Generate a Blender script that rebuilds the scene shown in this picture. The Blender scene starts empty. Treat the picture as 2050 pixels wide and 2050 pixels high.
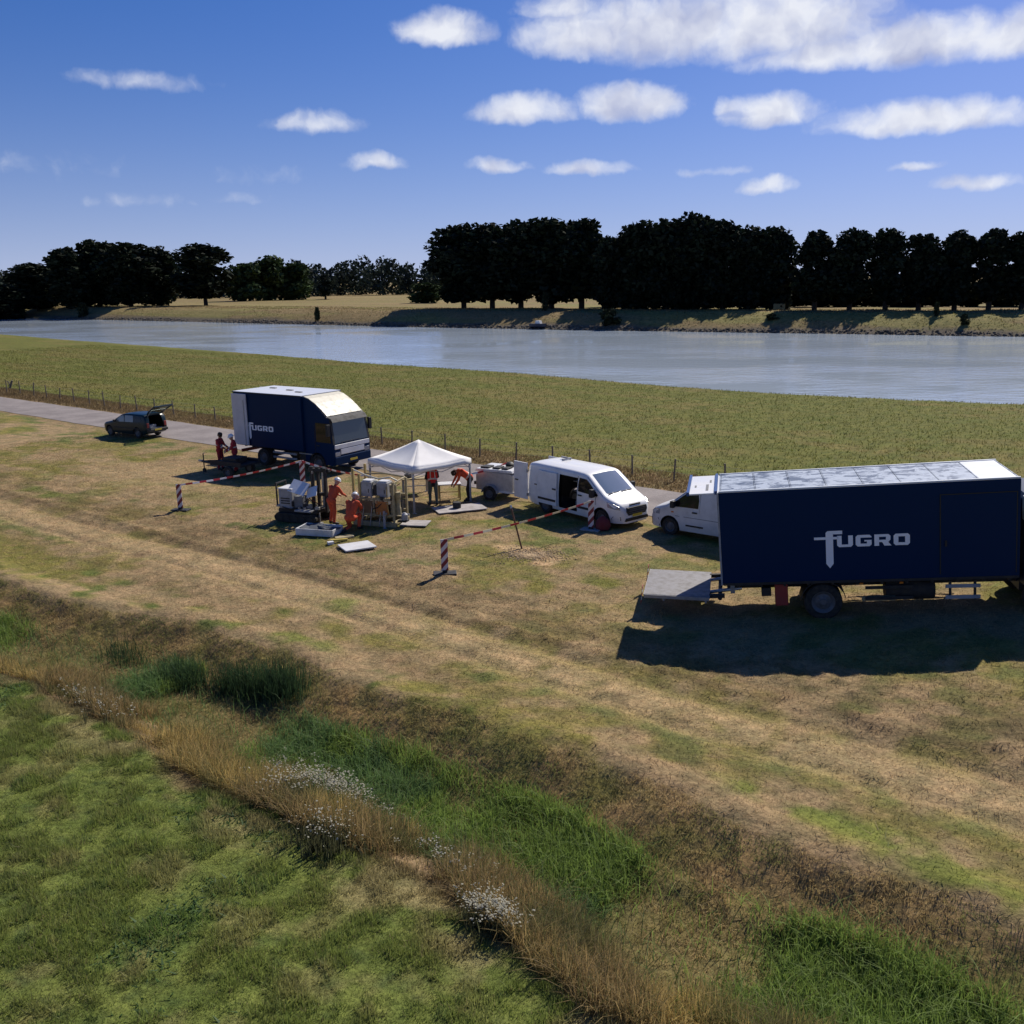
import bpy, bmesh, math, random
import numpy as np
from mathutils import Vector, Matrix, Euler

random.seed(7)
rng = np.random.default_rng(7)
PI = math.pi
rad = math.radians
scene = bpy.context.scene
COL = scene.collection

# ---------------------------------------------------------------- camera
FOC, CAM_H, HORIZON, ROLL = 950.0, 9.3, 279.0, rad(0.9)     # focal length in pixels of a 1024 px wide picture
PITCH = math.atan((512 - HORIZON) / FOC)
cam_f = Vector((0, math.cos(PITCH), -math.sin(PITCH)))
cam_r0 = Vector((1, 0, 0))
cam_u0 = cam_r0.cross(cam_f)
cam_r = cam_r0 * math.cos(ROLL) - cam_u0 * math.sin(ROLL)
cam_u = cam_u0 * math.cos(ROLL) + cam_r0 * math.sin(ROLL)
cam_d = bpy.data.cameras.new('camera')
cam_d.sensor_width = 36.0
cam_d.sensor_fit = 'HORIZONTAL'
cam_d.lens = FOC / 1024 * 36.0
cam_d.clip_start = 0.1
cam_d.clip_end = 12000
cam = bpy.data.objects.new('camera', cam_d)
COL.objects.link(cam)
m = Matrix((cam_r, cam_u, -cam_f)).transposed().to_4x4()
m.translation = (0, 0, CAM_H)
cam.matrix_world = m
scene.camera = cam

def ray_dir(px, py):
    return cam_r * ((px / 2050 * 1024 - 512) / FOC) + cam_u * ((512 - py / 2050 * 1024) / FOC) + cam_f

def at(px, py, z=0.0):
    """surveyed place: where the line of sight through a photo pixel meets the level z"""
    d = ray_dir(px, py)
    t = (z - CAM_H) / d.z
    return Vector((0, 0, CAM_H)) + d * t

# ---------------------------------------------------------------- sun, sky, exposure
SUN_AZ, SUN_EL = rad(36), rad(43)          # azimuth from +Y towards +X
sun_dir = Vector((math.sin(SUN_AZ) * math.cos(SUN_EL), math.cos(SUN_AZ) * math.cos(SUN_EL), math.sin(SUN_EL)))
sd = bpy.data.lights.new('sun', 'SUN')
sd.energy = 4.9
sd.angle = rad(0.53)
sd.color = (1.0, 0.93, 0.82)
sun = bpy.data.objects.new('sun', sd)
COL.objects.link(sun)
sun.rotation_euler = (-sun_dir).to_track_quat('-Z', 'Y').to_euler()
sun.location = (40, 60, 60)

scene.view_settings.view_transform = 'Standard'
scene.view_settings.look = 'None'
scene.view_settings.exposure = 0.15
scene.cycles.max_bounces = 5
scene.cycles.diffuse_bounces = 2
scene.cycles.glossy_bounces = 3
scene.cycles.transmission_bounces = 4
scene.cycles.use_denoising = True
scene.view_settings.gamma = 1.0
scene.view_settings.use_curve_mapping = False

world = bpy.data.worlds.new('World')
scene.world = world
world.use_nodes = True
wt = world.node_tree
wt.nodes.clear()

class NT:
    """tiny node helper"""
    def __init__(s, tree): s.t = tree
    def n(s, typ, **kw):
        nd = s.t.nodes.new(typ)
        for k, v in kw.items(): setattr(nd, k, v)
        return nd
    def put(s, sock, v):
        if hasattr(v, 'is_linked') or isinstance(v, bpy.types.NodeSocket): s.t.links.new(v, sock)
        else: sock.default_value = v
    def math(s, op, a, b=0.0, c=None, clamp=False):
        nd = s.n('ShaderNodeMath', operation=op, use_clamp=clamp)
        s.put(nd.inputs[0], a); s.put(nd.inputs[1], b)
        if c is not None: s.put(nd.inputs[2], c)
        return nd.outputs[0]
    def mix(s, f, a, b, blend='MIX'):
        nd = s.n('ShaderNodeMix', data_type='RGBA', blend_type=blend)
        s.put(nd.inputs[0], f)
        s.put(nd.inputs[6], a if not isinstance(a, tuple) else (*a, 1)[:4])
        s.put(nd.inputs[7], b if not isinstance(b, tuple) else (*b, 1)[:4])
        return nd.outputs[2]
    def ramp(s, v, lo, hi, a=0.0, b=1.0):
        nd = s.n('ShaderNodeMapRange', interpolation_type='SMOOTHSTEP')
        s.put(nd.inputs[0], v); s.put(nd.inputs[1], lo); s.put(nd.inputs[2], hi); s.put(nd.inputs[3], a); s.put(nd.inputs[4], b)
        return nd.outputs[0]
    def noise(s, vec, scale, detail=4.0, rough=0.55, dist=0.0, dim='3D'):
        nd = s.n('ShaderNodeTexNoise', noise_dimensions=dim)
        if vec is not None: s.t.links.new(vec, nd.inputs['Vector'])
        nd.inputs['Scale'].default_value = scale
        nd.inputs['Detail'].default_value = detail
        nd.inputs['Roughness'].default_value = rough
        nd.inputs['Distortion'].default_value = dist
        return nd.outputs[0]

W = NT(wt)
sky = W.n('ShaderNodeTexSky', sky_type='NISHITA')
sky.sun_disc = False
sky.sun_elevation = SUN_EL
sky.sun_rotation = SUN_AZ
sky.altitude = 10
sky.air_density = 1.0
sky.dust_density = 0.6
sky.ozone_density = 5.0
hs = W.n('ShaderNodeHueSaturation')
hs.inputs['Saturation'].default_value = 1.28
hs.inputs['Value'].default_value = 0.68
tint = W.mix(1.0, sky.outputs[0], (1.0, 0.94, 1.16), 'MULTIPLY')
wt.links.new(tint, hs.inputs['Color'])
tc = W.n('ShaderNodeTexCoord')
lift = W.n('ShaderNodeVectorMath', operation='MULTIPLY_ADD')      # clean air: the sky's low yellow band lies below the horizon
wt.links.new(tc.outputs['Generated'], lift.inputs[0]); lift.inputs[1].default_value = (1, 1, 0.95); lift.inputs[2].default_value = (0, 0, 0.07)
nrm = W.n('ShaderNodeVectorMath', operation='NORMALIZE')
wt.links.new(lift.outputs[0], nrm.inputs[0]); wt.links.new(nrm.outputs[0], sky.inputs['Vector'])
sep = W.n('ShaderNodeSeparateXYZ')
wt.links.new(tc.outputs['Generated'], sep.inputs[0])
az = W.math('ARCTAN2', sep.outputs[0], sep.outputs[1])
wrapn = W.n('ShaderNodeMath', operation='WRAP')
wt.links.new(az, wrapn.inputs[0]); wrapn.inputs[1].default_value = rad(40); wrapn.inputs[2].default_value = rad(-32)
azw = wrapn.outputs[0]                      # the same family of clouds goes on all round the sky
el = W.math('ARCSINE', sep.outputs[2])
comb = W.n('ShaderNodeCombineXYZ')
wt.links.new(azw, comb.inputs[0]); wt.links.new(el, comb.inputs[1])
pos = comb.outputs[0]
# domain warp makes the outlines billow
nz = W.n('ShaderNodeTexNoise', noise_dimensions='2D'); wt.links.new(pos, nz.inputs['Vector'])
nz.inputs['Scale'].default_value = 26; nz.inputs['Detail'].default_value = 5; nz.inputs['Roughness'].default_value = 0.55
vs = W.n('ShaderNodeVectorMath', operation='SUBTRACT'); wt.links.new(nz.outputs['Color'], vs.inputs[0]); vs.inputs[1].default_value = (0.5, 0.5, 0.5)
vm = W.n('ShaderNodeVectorMath', operation='MULTIPLY'); wt.links.new(vs.outputs[0], vm.inputs[0]); vm.inputs[1].default_value = (0.036, 0.015, 0)
va = W.n('ShaderNodeVectorMath', operation='ADD'); wt.links.new(pos, va.inputs[0]); wt.links.new(vm.outputs[0], va.inputs[1])
wpos = va.outputs[0]
CLOUDS = [  # photo x, y, half width, half height, thickness
    (1190, 78, 150, 62, 1.0), (1340, 70, 210, 82, 1.0), (1560, 62, 210, 92, 1.0), (1690, 110, 210, 45, .9), (1850, 95, 200, 52, 1.0), (2080, 78, 200, 52, 1.0),
    (1130, 20, 85, 35, .7), (888, 68, 92, 42, 1.0), (280, 166, 115, 20, .45), (630, 250, 92, 26, .62),
    (1050, 226, 108, 36, .95), (1262, 214, 105, 46, 1.0), (1540, 232, 95, 42, 1.0), (1470, 222, 45, 22, .7), (1860, 244, 190, 38, 1.0), (755, 328, 66, 20, .8),
    (995, 334, 60, 18, .72), (1170, 341, 84, 18, .7), (1530, 374, 52, 20, .85), (1960, 368, 75, 18, .7), (1835, 335, 45, 11, .6),
    (1420, 345, 66, 10, .35), (265, 405, 95, 15, .20), (80, 335, 110, 24, .12), (520, 355, 80, 18, .14), (500, 398, 70, 12, .14)]
mx = None; under = None
for (cx, cy, hw, hh, th) in CLOUDS:
    d = ray_dir(cx, cy).normalized()
    a0, e0 = math.atan2(d.x, d.y), math.asin(d.z)
    k = 1.12 / (FOC * 2050 / 1024)
    s2 = W.n('ShaderNodeVectorMath', operation='MULTIPLY_ADD'); wt.links.new(wpos, s2.inputs[0])
    s2.inputs[1].default_value = (1 / (hw * k), 1 / (hh * k), 0); s2.inputs[2].default_value = (-a0 / (hw * k), -e0 / (hh * k), 0)
    sp = W.n('ShaderNodeSeparateXYZ'); wt.links.new(s2.outputs[0], sp.inputs[0])
    dy = W.math('MULTIPLY_ADD', W.math('MINIMUM', sp.outputs[1], 0.0), 0.75, sp.outputs[1])           # flatter base
    r2 = W.math('MULTIPLY_ADD', dy, dy, W.math('MULTIPLY', sp.outputs[0], sp.outputs[0]))
    mk = W.math('MAXIMUM', W.math('MULTIPLY_ADD', r2, -th, th), -1.0)
    if mx is None: mx, top_y = mk, dy
    else:
        mx = W.math('MAXIMUM', mx, mk)
    un = W.math('MULTIPLY', W.math('MAXIMUM', mk, 0.0), sp.outputs[1])
    under = un if under is None else W.math('MINIMUM', under, un)
under = W.math('MULTIPLY_ADD', under, -1.0, W.math('MULTIPLY', W.math('MAXIMUM', mx, 0.0), 0.2))
fine = W.noise(wpos, 42, 3, 0.55, dim='2D')
dens = W.math('ADD', mx, W.math('MULTIPLY', W.math('SUBTRACT', fine, 0.5), 0.62))
alpha = W.math('MULTIPLY', W.ramp(W.math('SUBTRACT', dens, W.math('MULTIPLY', under, 0.25)), -0.02, 0.95), 0.96)
lump = W.noise(wpos, 20, 3, 0.55, dim='2D')
shade = W.math('ADD', W.math('MULTIPLY', under, 1.35), W.math('MULTIPLY', W.math('SUBTRACT', lump, 0.50), 2.3), clamp=True)
ccol = W.mix(shade, (7.7, 7.9, 8.5), (3.9, 4.3, 6.1))
hz = W.math('POWER', 2.718, W.math('MULTIPLY', W.math('MAXIMUM', el, 0.0), -12.0))     # pale summer air low down, all round
airy = W.mix(W.math('MULTIPLY', hz, 0.80), hs.outputs[0], (4.5, 5.0, 6.9))
skyc = W.mix(alpha, airy, ccol)
bg = W.n('ShaderNodeBackground')
bg.inputs['Strength'].default_value = 0.10
wt.links.new(skyc, bg.inputs['Color'])
wo = W.n('ShaderNodeOutputWorld')
wt.links.new(bg.outputs[0], wo.inputs['Surface'])

# ---------------------------------------------------------------- object helpers
def tag(o, label=None, cat=None, group=None, kind=None):
    if label: o['label'] = label
    if cat: o['category'] = cat
    if group: o['group'] = group
    if kind: o['kind'] = kind
    return o

def empty(name, loc, rz=0.0, label=None, cat=None, group=None):
    o = bpy.data.objects.new(name, None)
    o.empty_display_size = 0.3
    COL.objects.link(o)
    o.location = loc
    o.rotation_euler = (0, 0, rz)
    return tag(o, label, cat, group)

def copy_tree(o, parent=None):
    c = o.copy(); COL.objects.link(c)
    if parent is not None: c.parent = parent
    for ch in list(o.children): copy_tree(ch, c)
    return c

class MB:
    """collects shapes; build() links them as ONE mesh object"""
    def __init__(s): s.v = []; s.f = []; s.mi = []; s.cur = 0
    def add(s, vs, fs):
        b = len(s.v)
        s.v += [tuple(p) for p in vs]
        s.f += [tuple(i + b for i in f) for f in fs]
        s.mi += [s.cur] * len(fs)
        return s
    def box(s, c, size, rot=None):
        hx, hy, hz = size[0] / 2, size[1] / 2, size[2] / 2
        vs = [Vector((x, y, z)) for x in (-hx, hx) for y in (-hy, hy) for z in (-hz, hz)]
        if rot is not None:
            R = Euler(rot).to_matrix(); vs = [R @ p for p in vs]
        c = Vector(c)
        return s.add([p + c for p in vs], [(0, 1, 3, 2), (4, 6, 7, 5), (0, 4, 5, 1), (2, 3, 7, 6), (0, 2, 6, 4), (1, 5, 7, 3)])
    def hexa(s, b, t):
        """b, t: four bottom and four top corners, both counter-clockwise seen from above"""
        return s.add(list(b) + list(t), [(3, 2, 1, 0), (4, 5, 6, 7), (0, 1, 5, 4), (1, 2, 6, 5), (2, 3, 7, 6), (3, 0, 4, 7)])
    def tube(s, p0, p1, r0, r1=None, n=10, cap=True):
        p0, p1 = Vector(p0), Vector(p1); r1 = r0 if r1 is None else r1
        d = (p1 - p0).normalized()
        a = d.orthogonal().normalized(); b = d.cross(a)
        vs = []
        for p, r in ((p0, r0), (p1, r1)):
            for i in range(n):
                t = 2 * PI * i / n
                vs.append(p + a * (r * math.cos(t)) + b * (r * math.sin(t)))
        fs = [(i, (i + 1) % n, n + (i + 1) % n, n + i) for i in range(n)]
        if cap: fs += [tuple(range(n))[::-1], tuple(range(n, 2 * n))]
        return s.add(vs, fs)
    def path(s, pts, r, n=8):
        for a, b in zip(pts[:-1], pts[1:]): s.tube(a, b, r, r, n)
        return s
    def lathe(s, prof, n=24, axis='z', c=(0, 0, 0), cap=True):
        """prof: (radius, height) pairs"""
        vs = []
        for r, h in prof:
            for i in range(n):
                t = 2 * PI * i / n
                p = (r * math.cos(t), r * math.sin(t), h)
                if axis == 'y': p = (p[0], p[2], p[1])
                if axis == 'x': p = (p[2], p[0], p[1])
                vs.append((p[0] + c[0], p[1] + c[1], p[2] + c[2]))
        fs = []
        for j in range(len(prof) - 1):
            for i in range(n):
                fs.append((j * n + i, j * n + (i + 1) % n, (j + 1) * n + (i + 1) % n, (j + 1) * n + i))
        if cap: fs.append(tuple(range(n))[::-1]); fs.append(tuple(range((len(prof) - 1) * n, len(prof) * n)))
        return s.add(vs, fs)
    def prism(s, pts, lo, hi, axis='y'):
        """polygon pts in the plane across the axis, pushed from lo to hi"""
        n = len(pts)
        def P(a, b, h): return {'y': (a, h, b), 'x': (h, a, b), 'z': (a, b, h)}[axis]
        vs = [P(a, b, lo) for a, b in pts] + [P(a, b, hi) for a, b in pts]
        fs = [tuple(range(n)), tuple(range(n, 2 * n))[::-1]] + [(i, i + n, (i + 1) % n + n, (i + 1) % n) for i in range(n)]
        return s.add(vs, fs)
    def rings(s, rings, cap=True):
        n = len(rings[0]); b = len(s.v)
        vs = [p for r in rings for p in r]
        fs = []
        for j in range(len(rings) - 1):
            for i in range(n):
                fs.append((j * n + i, j * n + (i + 1) % n, (j + 1) * n + (i + 1) % n, (j + 1) * n + i))
        if cap: fs += [tuple(range(n))[::-1], tuple(range((len(rings) - 1) * n, len(rings) * n))]
        return s.add(vs, fs)
    def mesh(s, name, mats, smooth=None):
        me = bpy.data.meshes.new(name)
        me.from_pydata(s.v, [], s.f)
        for mt in (mats if isinstance(mats, (list, tuple)) else [mats]): me.materials.append(mt)
        if any(s.mi): me.polygons.foreach_set('material_index', s.mi)
        bm = bmesh.new(); bm.from_mesh(me)
        bmesh.ops.recalc_face_normals(bm, faces=bm.faces)
        bm.to_mesh(me); bm.free()
        if smooth is not None:
            me.polygons.foreach_set('use_smooth', [True] * len(me.polygons))
            me.set_sharp_from_angle(angle=rad(smooth))
        me.update()
        return me
    def build(s, name, mats, parent=None, smooth=None, bevel=0.0, loc=None):
        o = bpy.data.objects.new(name, s.mesh(name, mats, smooth))
        COL.objects.link(o)
        if parent is not None: o.parent = parent
        if loc is not None: o.location = loc
        if bevel:
            b = o.modifiers.new('bevel', 'BEVEL'); b.width = bevel; b.segments = 2; b.limit_method = 'ANGLE'; b.angle_limit = rad(40)
        return o

def raw_mesh(name, V, Fq, mats, cols=None, smooth=False, kind=None):
    """numpy arrays to one mesh object (faces all with the same corner count)"""
    me = bpy.data.meshes.new(name)
    nv, nf, k = len(V), len(Fq), Fq.shape[1]
    me.vertices.add(nv); me.vertices.foreach_set('co', V.astype(np.float32).ravel())
    me.loops.add(nf * k); me.loops.foreach_set('vertex_index', Fq.astype(np.int32).ravel())
    me.polygons.add(nf)
    me.polygons.foreach_set('loop_start', np.arange(0, nf * k, k, dtype=np.int32))
    me.polygons.foreach_set('loop_total', np.full(nf, k, dtype=np.int32))
    if smooth: me.polygons.foreach_set('use_smooth', np.ones(nf, dtype=bool))
    for mt in (mats if isinstance(mats, list) else [mats]): me.materials.append(mt)
    if cols is not None:
        ca = me.color_attributes.new('cover', 'FLOAT_COLOR', 'POINT')
        c4 = np.ones((nv, 4), np.float32); c4[:, :3] = cols
        ca.data.foreach_set('color', c4.ravel())
    me.update(calc_edges=True)
    return me

# ---------------------------------------------------------------- materials
def M_(name, col, rough=0.5, metal=0.0, var=0.0, vscale=3.0, bump=0.0, bscale=40.0, spec=0.5, coat=0.0, trans=0.0, emit=None):
    """painted / plain surface with a little dirt and unevenness"""
    mt = bpy.data.materials.new(name); mt.use_nodes = True
    t = NT(mt.node_tree); b = mt.node_tree.nodes['Principled BSDF']
    b.inputs['Base Color'].default_value = (*col, 1)
    b.inputs['Roughness'].default_value = rough
    b.inputs['Metallic'].default_value = metal
    b.inputs['Specular IOR Level'].default_value = spec
    b.inputs['Coat Weight'].default_value = coat
    tcn = t.n('ShaderNodeTexCoord')
    if var > 0:
        nz = t.noise(tcn.outputs['Object'], vscale, 6, 0.62)
        f = t.ramp(nz, 0.35, 0.72)
        dirty = tuple(c * (1 - var) + d * var * 0.35 for c, d in zip(col, (0.30, 0.25, 0.18)))
        t.put(b.inputs['Base Color'], t.mix(f, tuple(col), dirty))
        t.put(b.inputs['Roughness'], t.ramp(nz, 0.3, 0.75, rough, min(1, rough + 0.25)))
    if bump > 0:
        bn = t.n('ShaderNodeBump'); bn.inputs['Strength'].default_value = bump; bn.inputs['Distance'].default_value = 0.02
        t.put(bn.inputs['Height'], t.noise(tcn.outputs['Object'], bscale, 4))
        t.put(b.inputs['Normal'], bn.outputs[0])
    return mt

def leaf_mat(name, rough=0.6, transl=0.35, tint=None, gain=1.0):
    """thin leaf: colour from the plant's own colour attribute, some light comes through"""
    mt = bpy.data.materials.new(name); mt.use_nodes = True
    nt = mt.node_tree; t = NT(nt); nt.nodes.clear()
    at_ = t.n('ShaderNodeAttribute', attribute_name='cover')
    col = at_.outputs['Color'] if tint is None else None
    if tint is not None:
        oi = t.n('ShaderNodeTexCoord')
        col = t.mix(t.noise(oi.outputs['Object'], 0.35, 3), tuple(c * 0.6 for c in tint), tuple(c * 1.4 for c in tint))
    d = t.n('ShaderNodeBsdfDiffuse'); tr = t.n('ShaderNodeBsdfTranslucent'); gl = t.n('ShaderNodeBsdfGlossy')
    gl.inputs['Roughness'].default_value = rough
    t.put(d.inputs['Color'], col); t.put(tr.inputs['Color'], col); gl.inputs['Color'].default_value = (0.5, 0.5, 0.5, 1)
    m1 = t.n('ShaderNodeMixShader'); m1.inputs[0].default_value = transl
    nt.links.new(d.outputs[0], m1.inputs[1]); nt.links.new(tr.outputs[0], m1.inputs[2])
    m2 = t.n('ShaderNodeMixShader'); m2.inputs[0].default_value = 0.03
    nt.links.new(m1.outputs[0], m2.inputs[1]); nt.links.new(gl.outputs[0], m2.inputs[2])
    o = t.n('ShaderNodeOutputMaterial'); nt.links.new(m2.outputs[0], o.inputs['Surface'])
    return mt

# ---------------------------------------------------------------- terrain
DX, DY = 0.777, -0.629                      # along the river, road and ditch (towards the right front)
NX, NY = 0.629, 0.777                       # across them, away from the camera
def to_uv(x, y): return x * DX + y * DY, x * NX + y * NY
def to_xy(u, v): return u * DX + v * NX, u * DY + v * NY
ALONG = math.atan2(DY, DX)

def _hash(ix, iy, seed):
    h = (ix.astype(np.int64) * 374761393 + iy.astype(np.int64) * 668265263 + seed * 974711) & 0x7fffffff
    h = ((h ^ (h >> 13)) * 1274126177) & 0x7fffffff
    return ((h ^ (h >> 16)) & 0xffff) / 65535.0
def vnoise(x, y, seed=0):
    ix, iy = np.floor(x), np.floor(y); fx, fy = x - ix, y - iy
    fx = fx * fx * (3 - 2 * fx); fy = fy * fy * (3 - 2 * fy)
    a = _hash(ix, iy, seed); b = _hash(ix + 1, iy, seed); c = _hash(ix, iy + 1, seed); d = _hash(ix + 1, iy + 1, seed)
    return (a * (1 - fx) + b * fx) * (1 - fy) + (c * (1 - fx) + d * fx) * fy
def fbm(x, y, seed=0, octv=4, gain=0.5):
    s = np.zeros_like(x); amp = 1.0; tot = 0
    for o in range(octv):
        s += amp * vnoise(x * 2 ** o + 17.3 * o, y * 2 ** o - 9.1 * o, seed + o); tot += amp; amp *= gain
    return s / tot
def sst(x, a, b):
    t = np.clip((x - a) / (b - a), 0, 1); return t * t * (3 - 2 * t)

WATER_Z = -1.5
def near_bank(u): return 73.2 + 14 * np.clip((-u - 35) / 170, 0, 3) ** 1.1 + 3 * sst(u, -30, -5)
def farw(u): return np.interp(u, [-800, -359, -269, -162, -101, -63, -30, 60, 800], [150, 156, 161, 164, 170, 176, 180, 185, 190])
def ditch_shift(u):                          # the ditch bends a little towards the far left and is not dead straight
    return -1.7 * sst(-u, 19, 33) + 0.16 * np.sin(u * 0.55 + 0.8) + 0.08 * np.sin(u * 1.3)

def height(u, v):
    d = v - ditch_shift(u)
    z = np.zeros_like(u)
    # the ditch
    wob = (fbm(u * 0.7, v * 0.7, 5) - 0.5) * 0.7
    dd = d + wob
    z += -0.62 * (sst(dd, 8.9, 11.0) - sst(dd, 11.9, 14.2))
    z += 0.16 * np.exp(-((dd - 14.4) / 0.6) ** 2)
    # rough relief
    lump = fbm(u * 2.6, v * 2.6, 11, 4, 0.6) - 0.5
    rough = 0.05 + 0.10 * sst(dd, 11.8, 12.6) * (1 - sst(dd, 14.0, 14.8)) + 0.10 * sst(v, 18.3, 19.0) * (1 - sst(v, 20.5, 24)) + 0.05 * sst(dd, 13.8, 14.5) * (1 - sst(v, 28, 31))
    flat = 1 - sst(v, 30.5, 32) * (1 - sst(v, 37.0, 38.5))
    z += lump * rough * flat * (1 - 0.4 * sst(v, 40, 60))
    z += 0.25 * (fbm(u * 0.05, v * 0.05, 21) - 0.5) * flat
    # wheel ruts of the field track
    for c in (16.8, 18.3): z -= 0.07 * np.exp(-((v - c - 0.25 * np.sin(u * 0.2)) / 0.22) ** 2)
    z += 0.06 * np.exp(-((v - 18.9) / 0.3) ** 2)
    # meadow hummocks
    z += 0.12 * (fbm(u * 0.5, v * 0.9, 31) - 0.5) * sst(v, 39, 44)
    # the ground climbs under the long truck
    xx, yy = to_xy(u, v)
    ts = (xx - 6.114) * .9750 + (yy - 25.986) * -.2221; tcr = (xx - 6.114) * .2221 + (yy - 25.986) * .9750
    z += (.0857 * np.clip(ts, 0, 11) - .016) * sst(ts, -.6, .8) * sst(tcr, -11, -5) * (1 - sst(tcr, 1.6, 4.2)) * (1 - sst(ts, 14, 24))
    # river bed, far dike and the land behind it
    nb = near_bank(u)
    z += -4.5 * sst(v, nb, nb + 9)
    fw = farw(u) + 1.6 * (fbm(u * 0.06, v * 0 + 3, 41) - 0.5)
    z += (4.5 + 2.0) * sst(v, fw - 10, fw + 13)
    z += 0.5 * (fbm(u * 0.12, v * 0.2, 51) - 0.5) * sst(v, fw, fw + 8)
    z -= 0.4 * sst(v, fw + 35, fw + 70)
    return z

C = lambda *a: np.array(a)
STRAW, TAN, BROWN, DARKB = C(.268, .196, .108), C(.200, .140, .076), C(.112, .078, .042), C(.065, .044, .027)
OLIVE, GREEN, BRIGHT, DEEP = C(.135, .122, .034), C(.062, .090, .022), C(.108, .132, .028), C(.030, .060, .018)
def lerp(a, b, t): return a * (1 - t[:, None]) + b * t[:, None]

PATCHES = [  # bright regrowth: photo x, y, half length along, half width across
    (620, 1290, 1.15, .35), (1560, 1610, 1.25, .42), (1780, 1690, 1.5, .45), (1930, 1790, 1.5, .4), (370, 985, 2.6, .8), (1180, 1170, 2.2, .8), (1860, 1440, .9, .4), (90, 985, 2.5, .8), (700, 1215, 1.4, .5)]
PATCHES = [(to_uv(*at(x, y)[:2]), a, b) for x, y, a, b in PATCHES]
SAND = at(1062, 1112)

LUSH = [(60, 1225, 1.9), (330, 1360, .7), (700, 1490, 1.5), (860, 1570, 1.3), (1030, 1680, 1.4), (1150, 1760, .8), (1660, 1940, 1.0), (1850, 2000, 1.5), (2000, 2080, 1.5)]
LUSH = [(to_uv(*at(x, y, -.5)[:2])[0], w) for x, y, w in LUSH]
def lushness(u, v):
    g = np.zeros_like(u)
    for c_, w in LUSH: g = np.maximum(g, np.exp(-((u - c_) / w) ** 4))
    return np.clip(g * sst(fbm(u * .8, v * .8, 141, 3), .22, .45) + .05, 0, 1)

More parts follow.
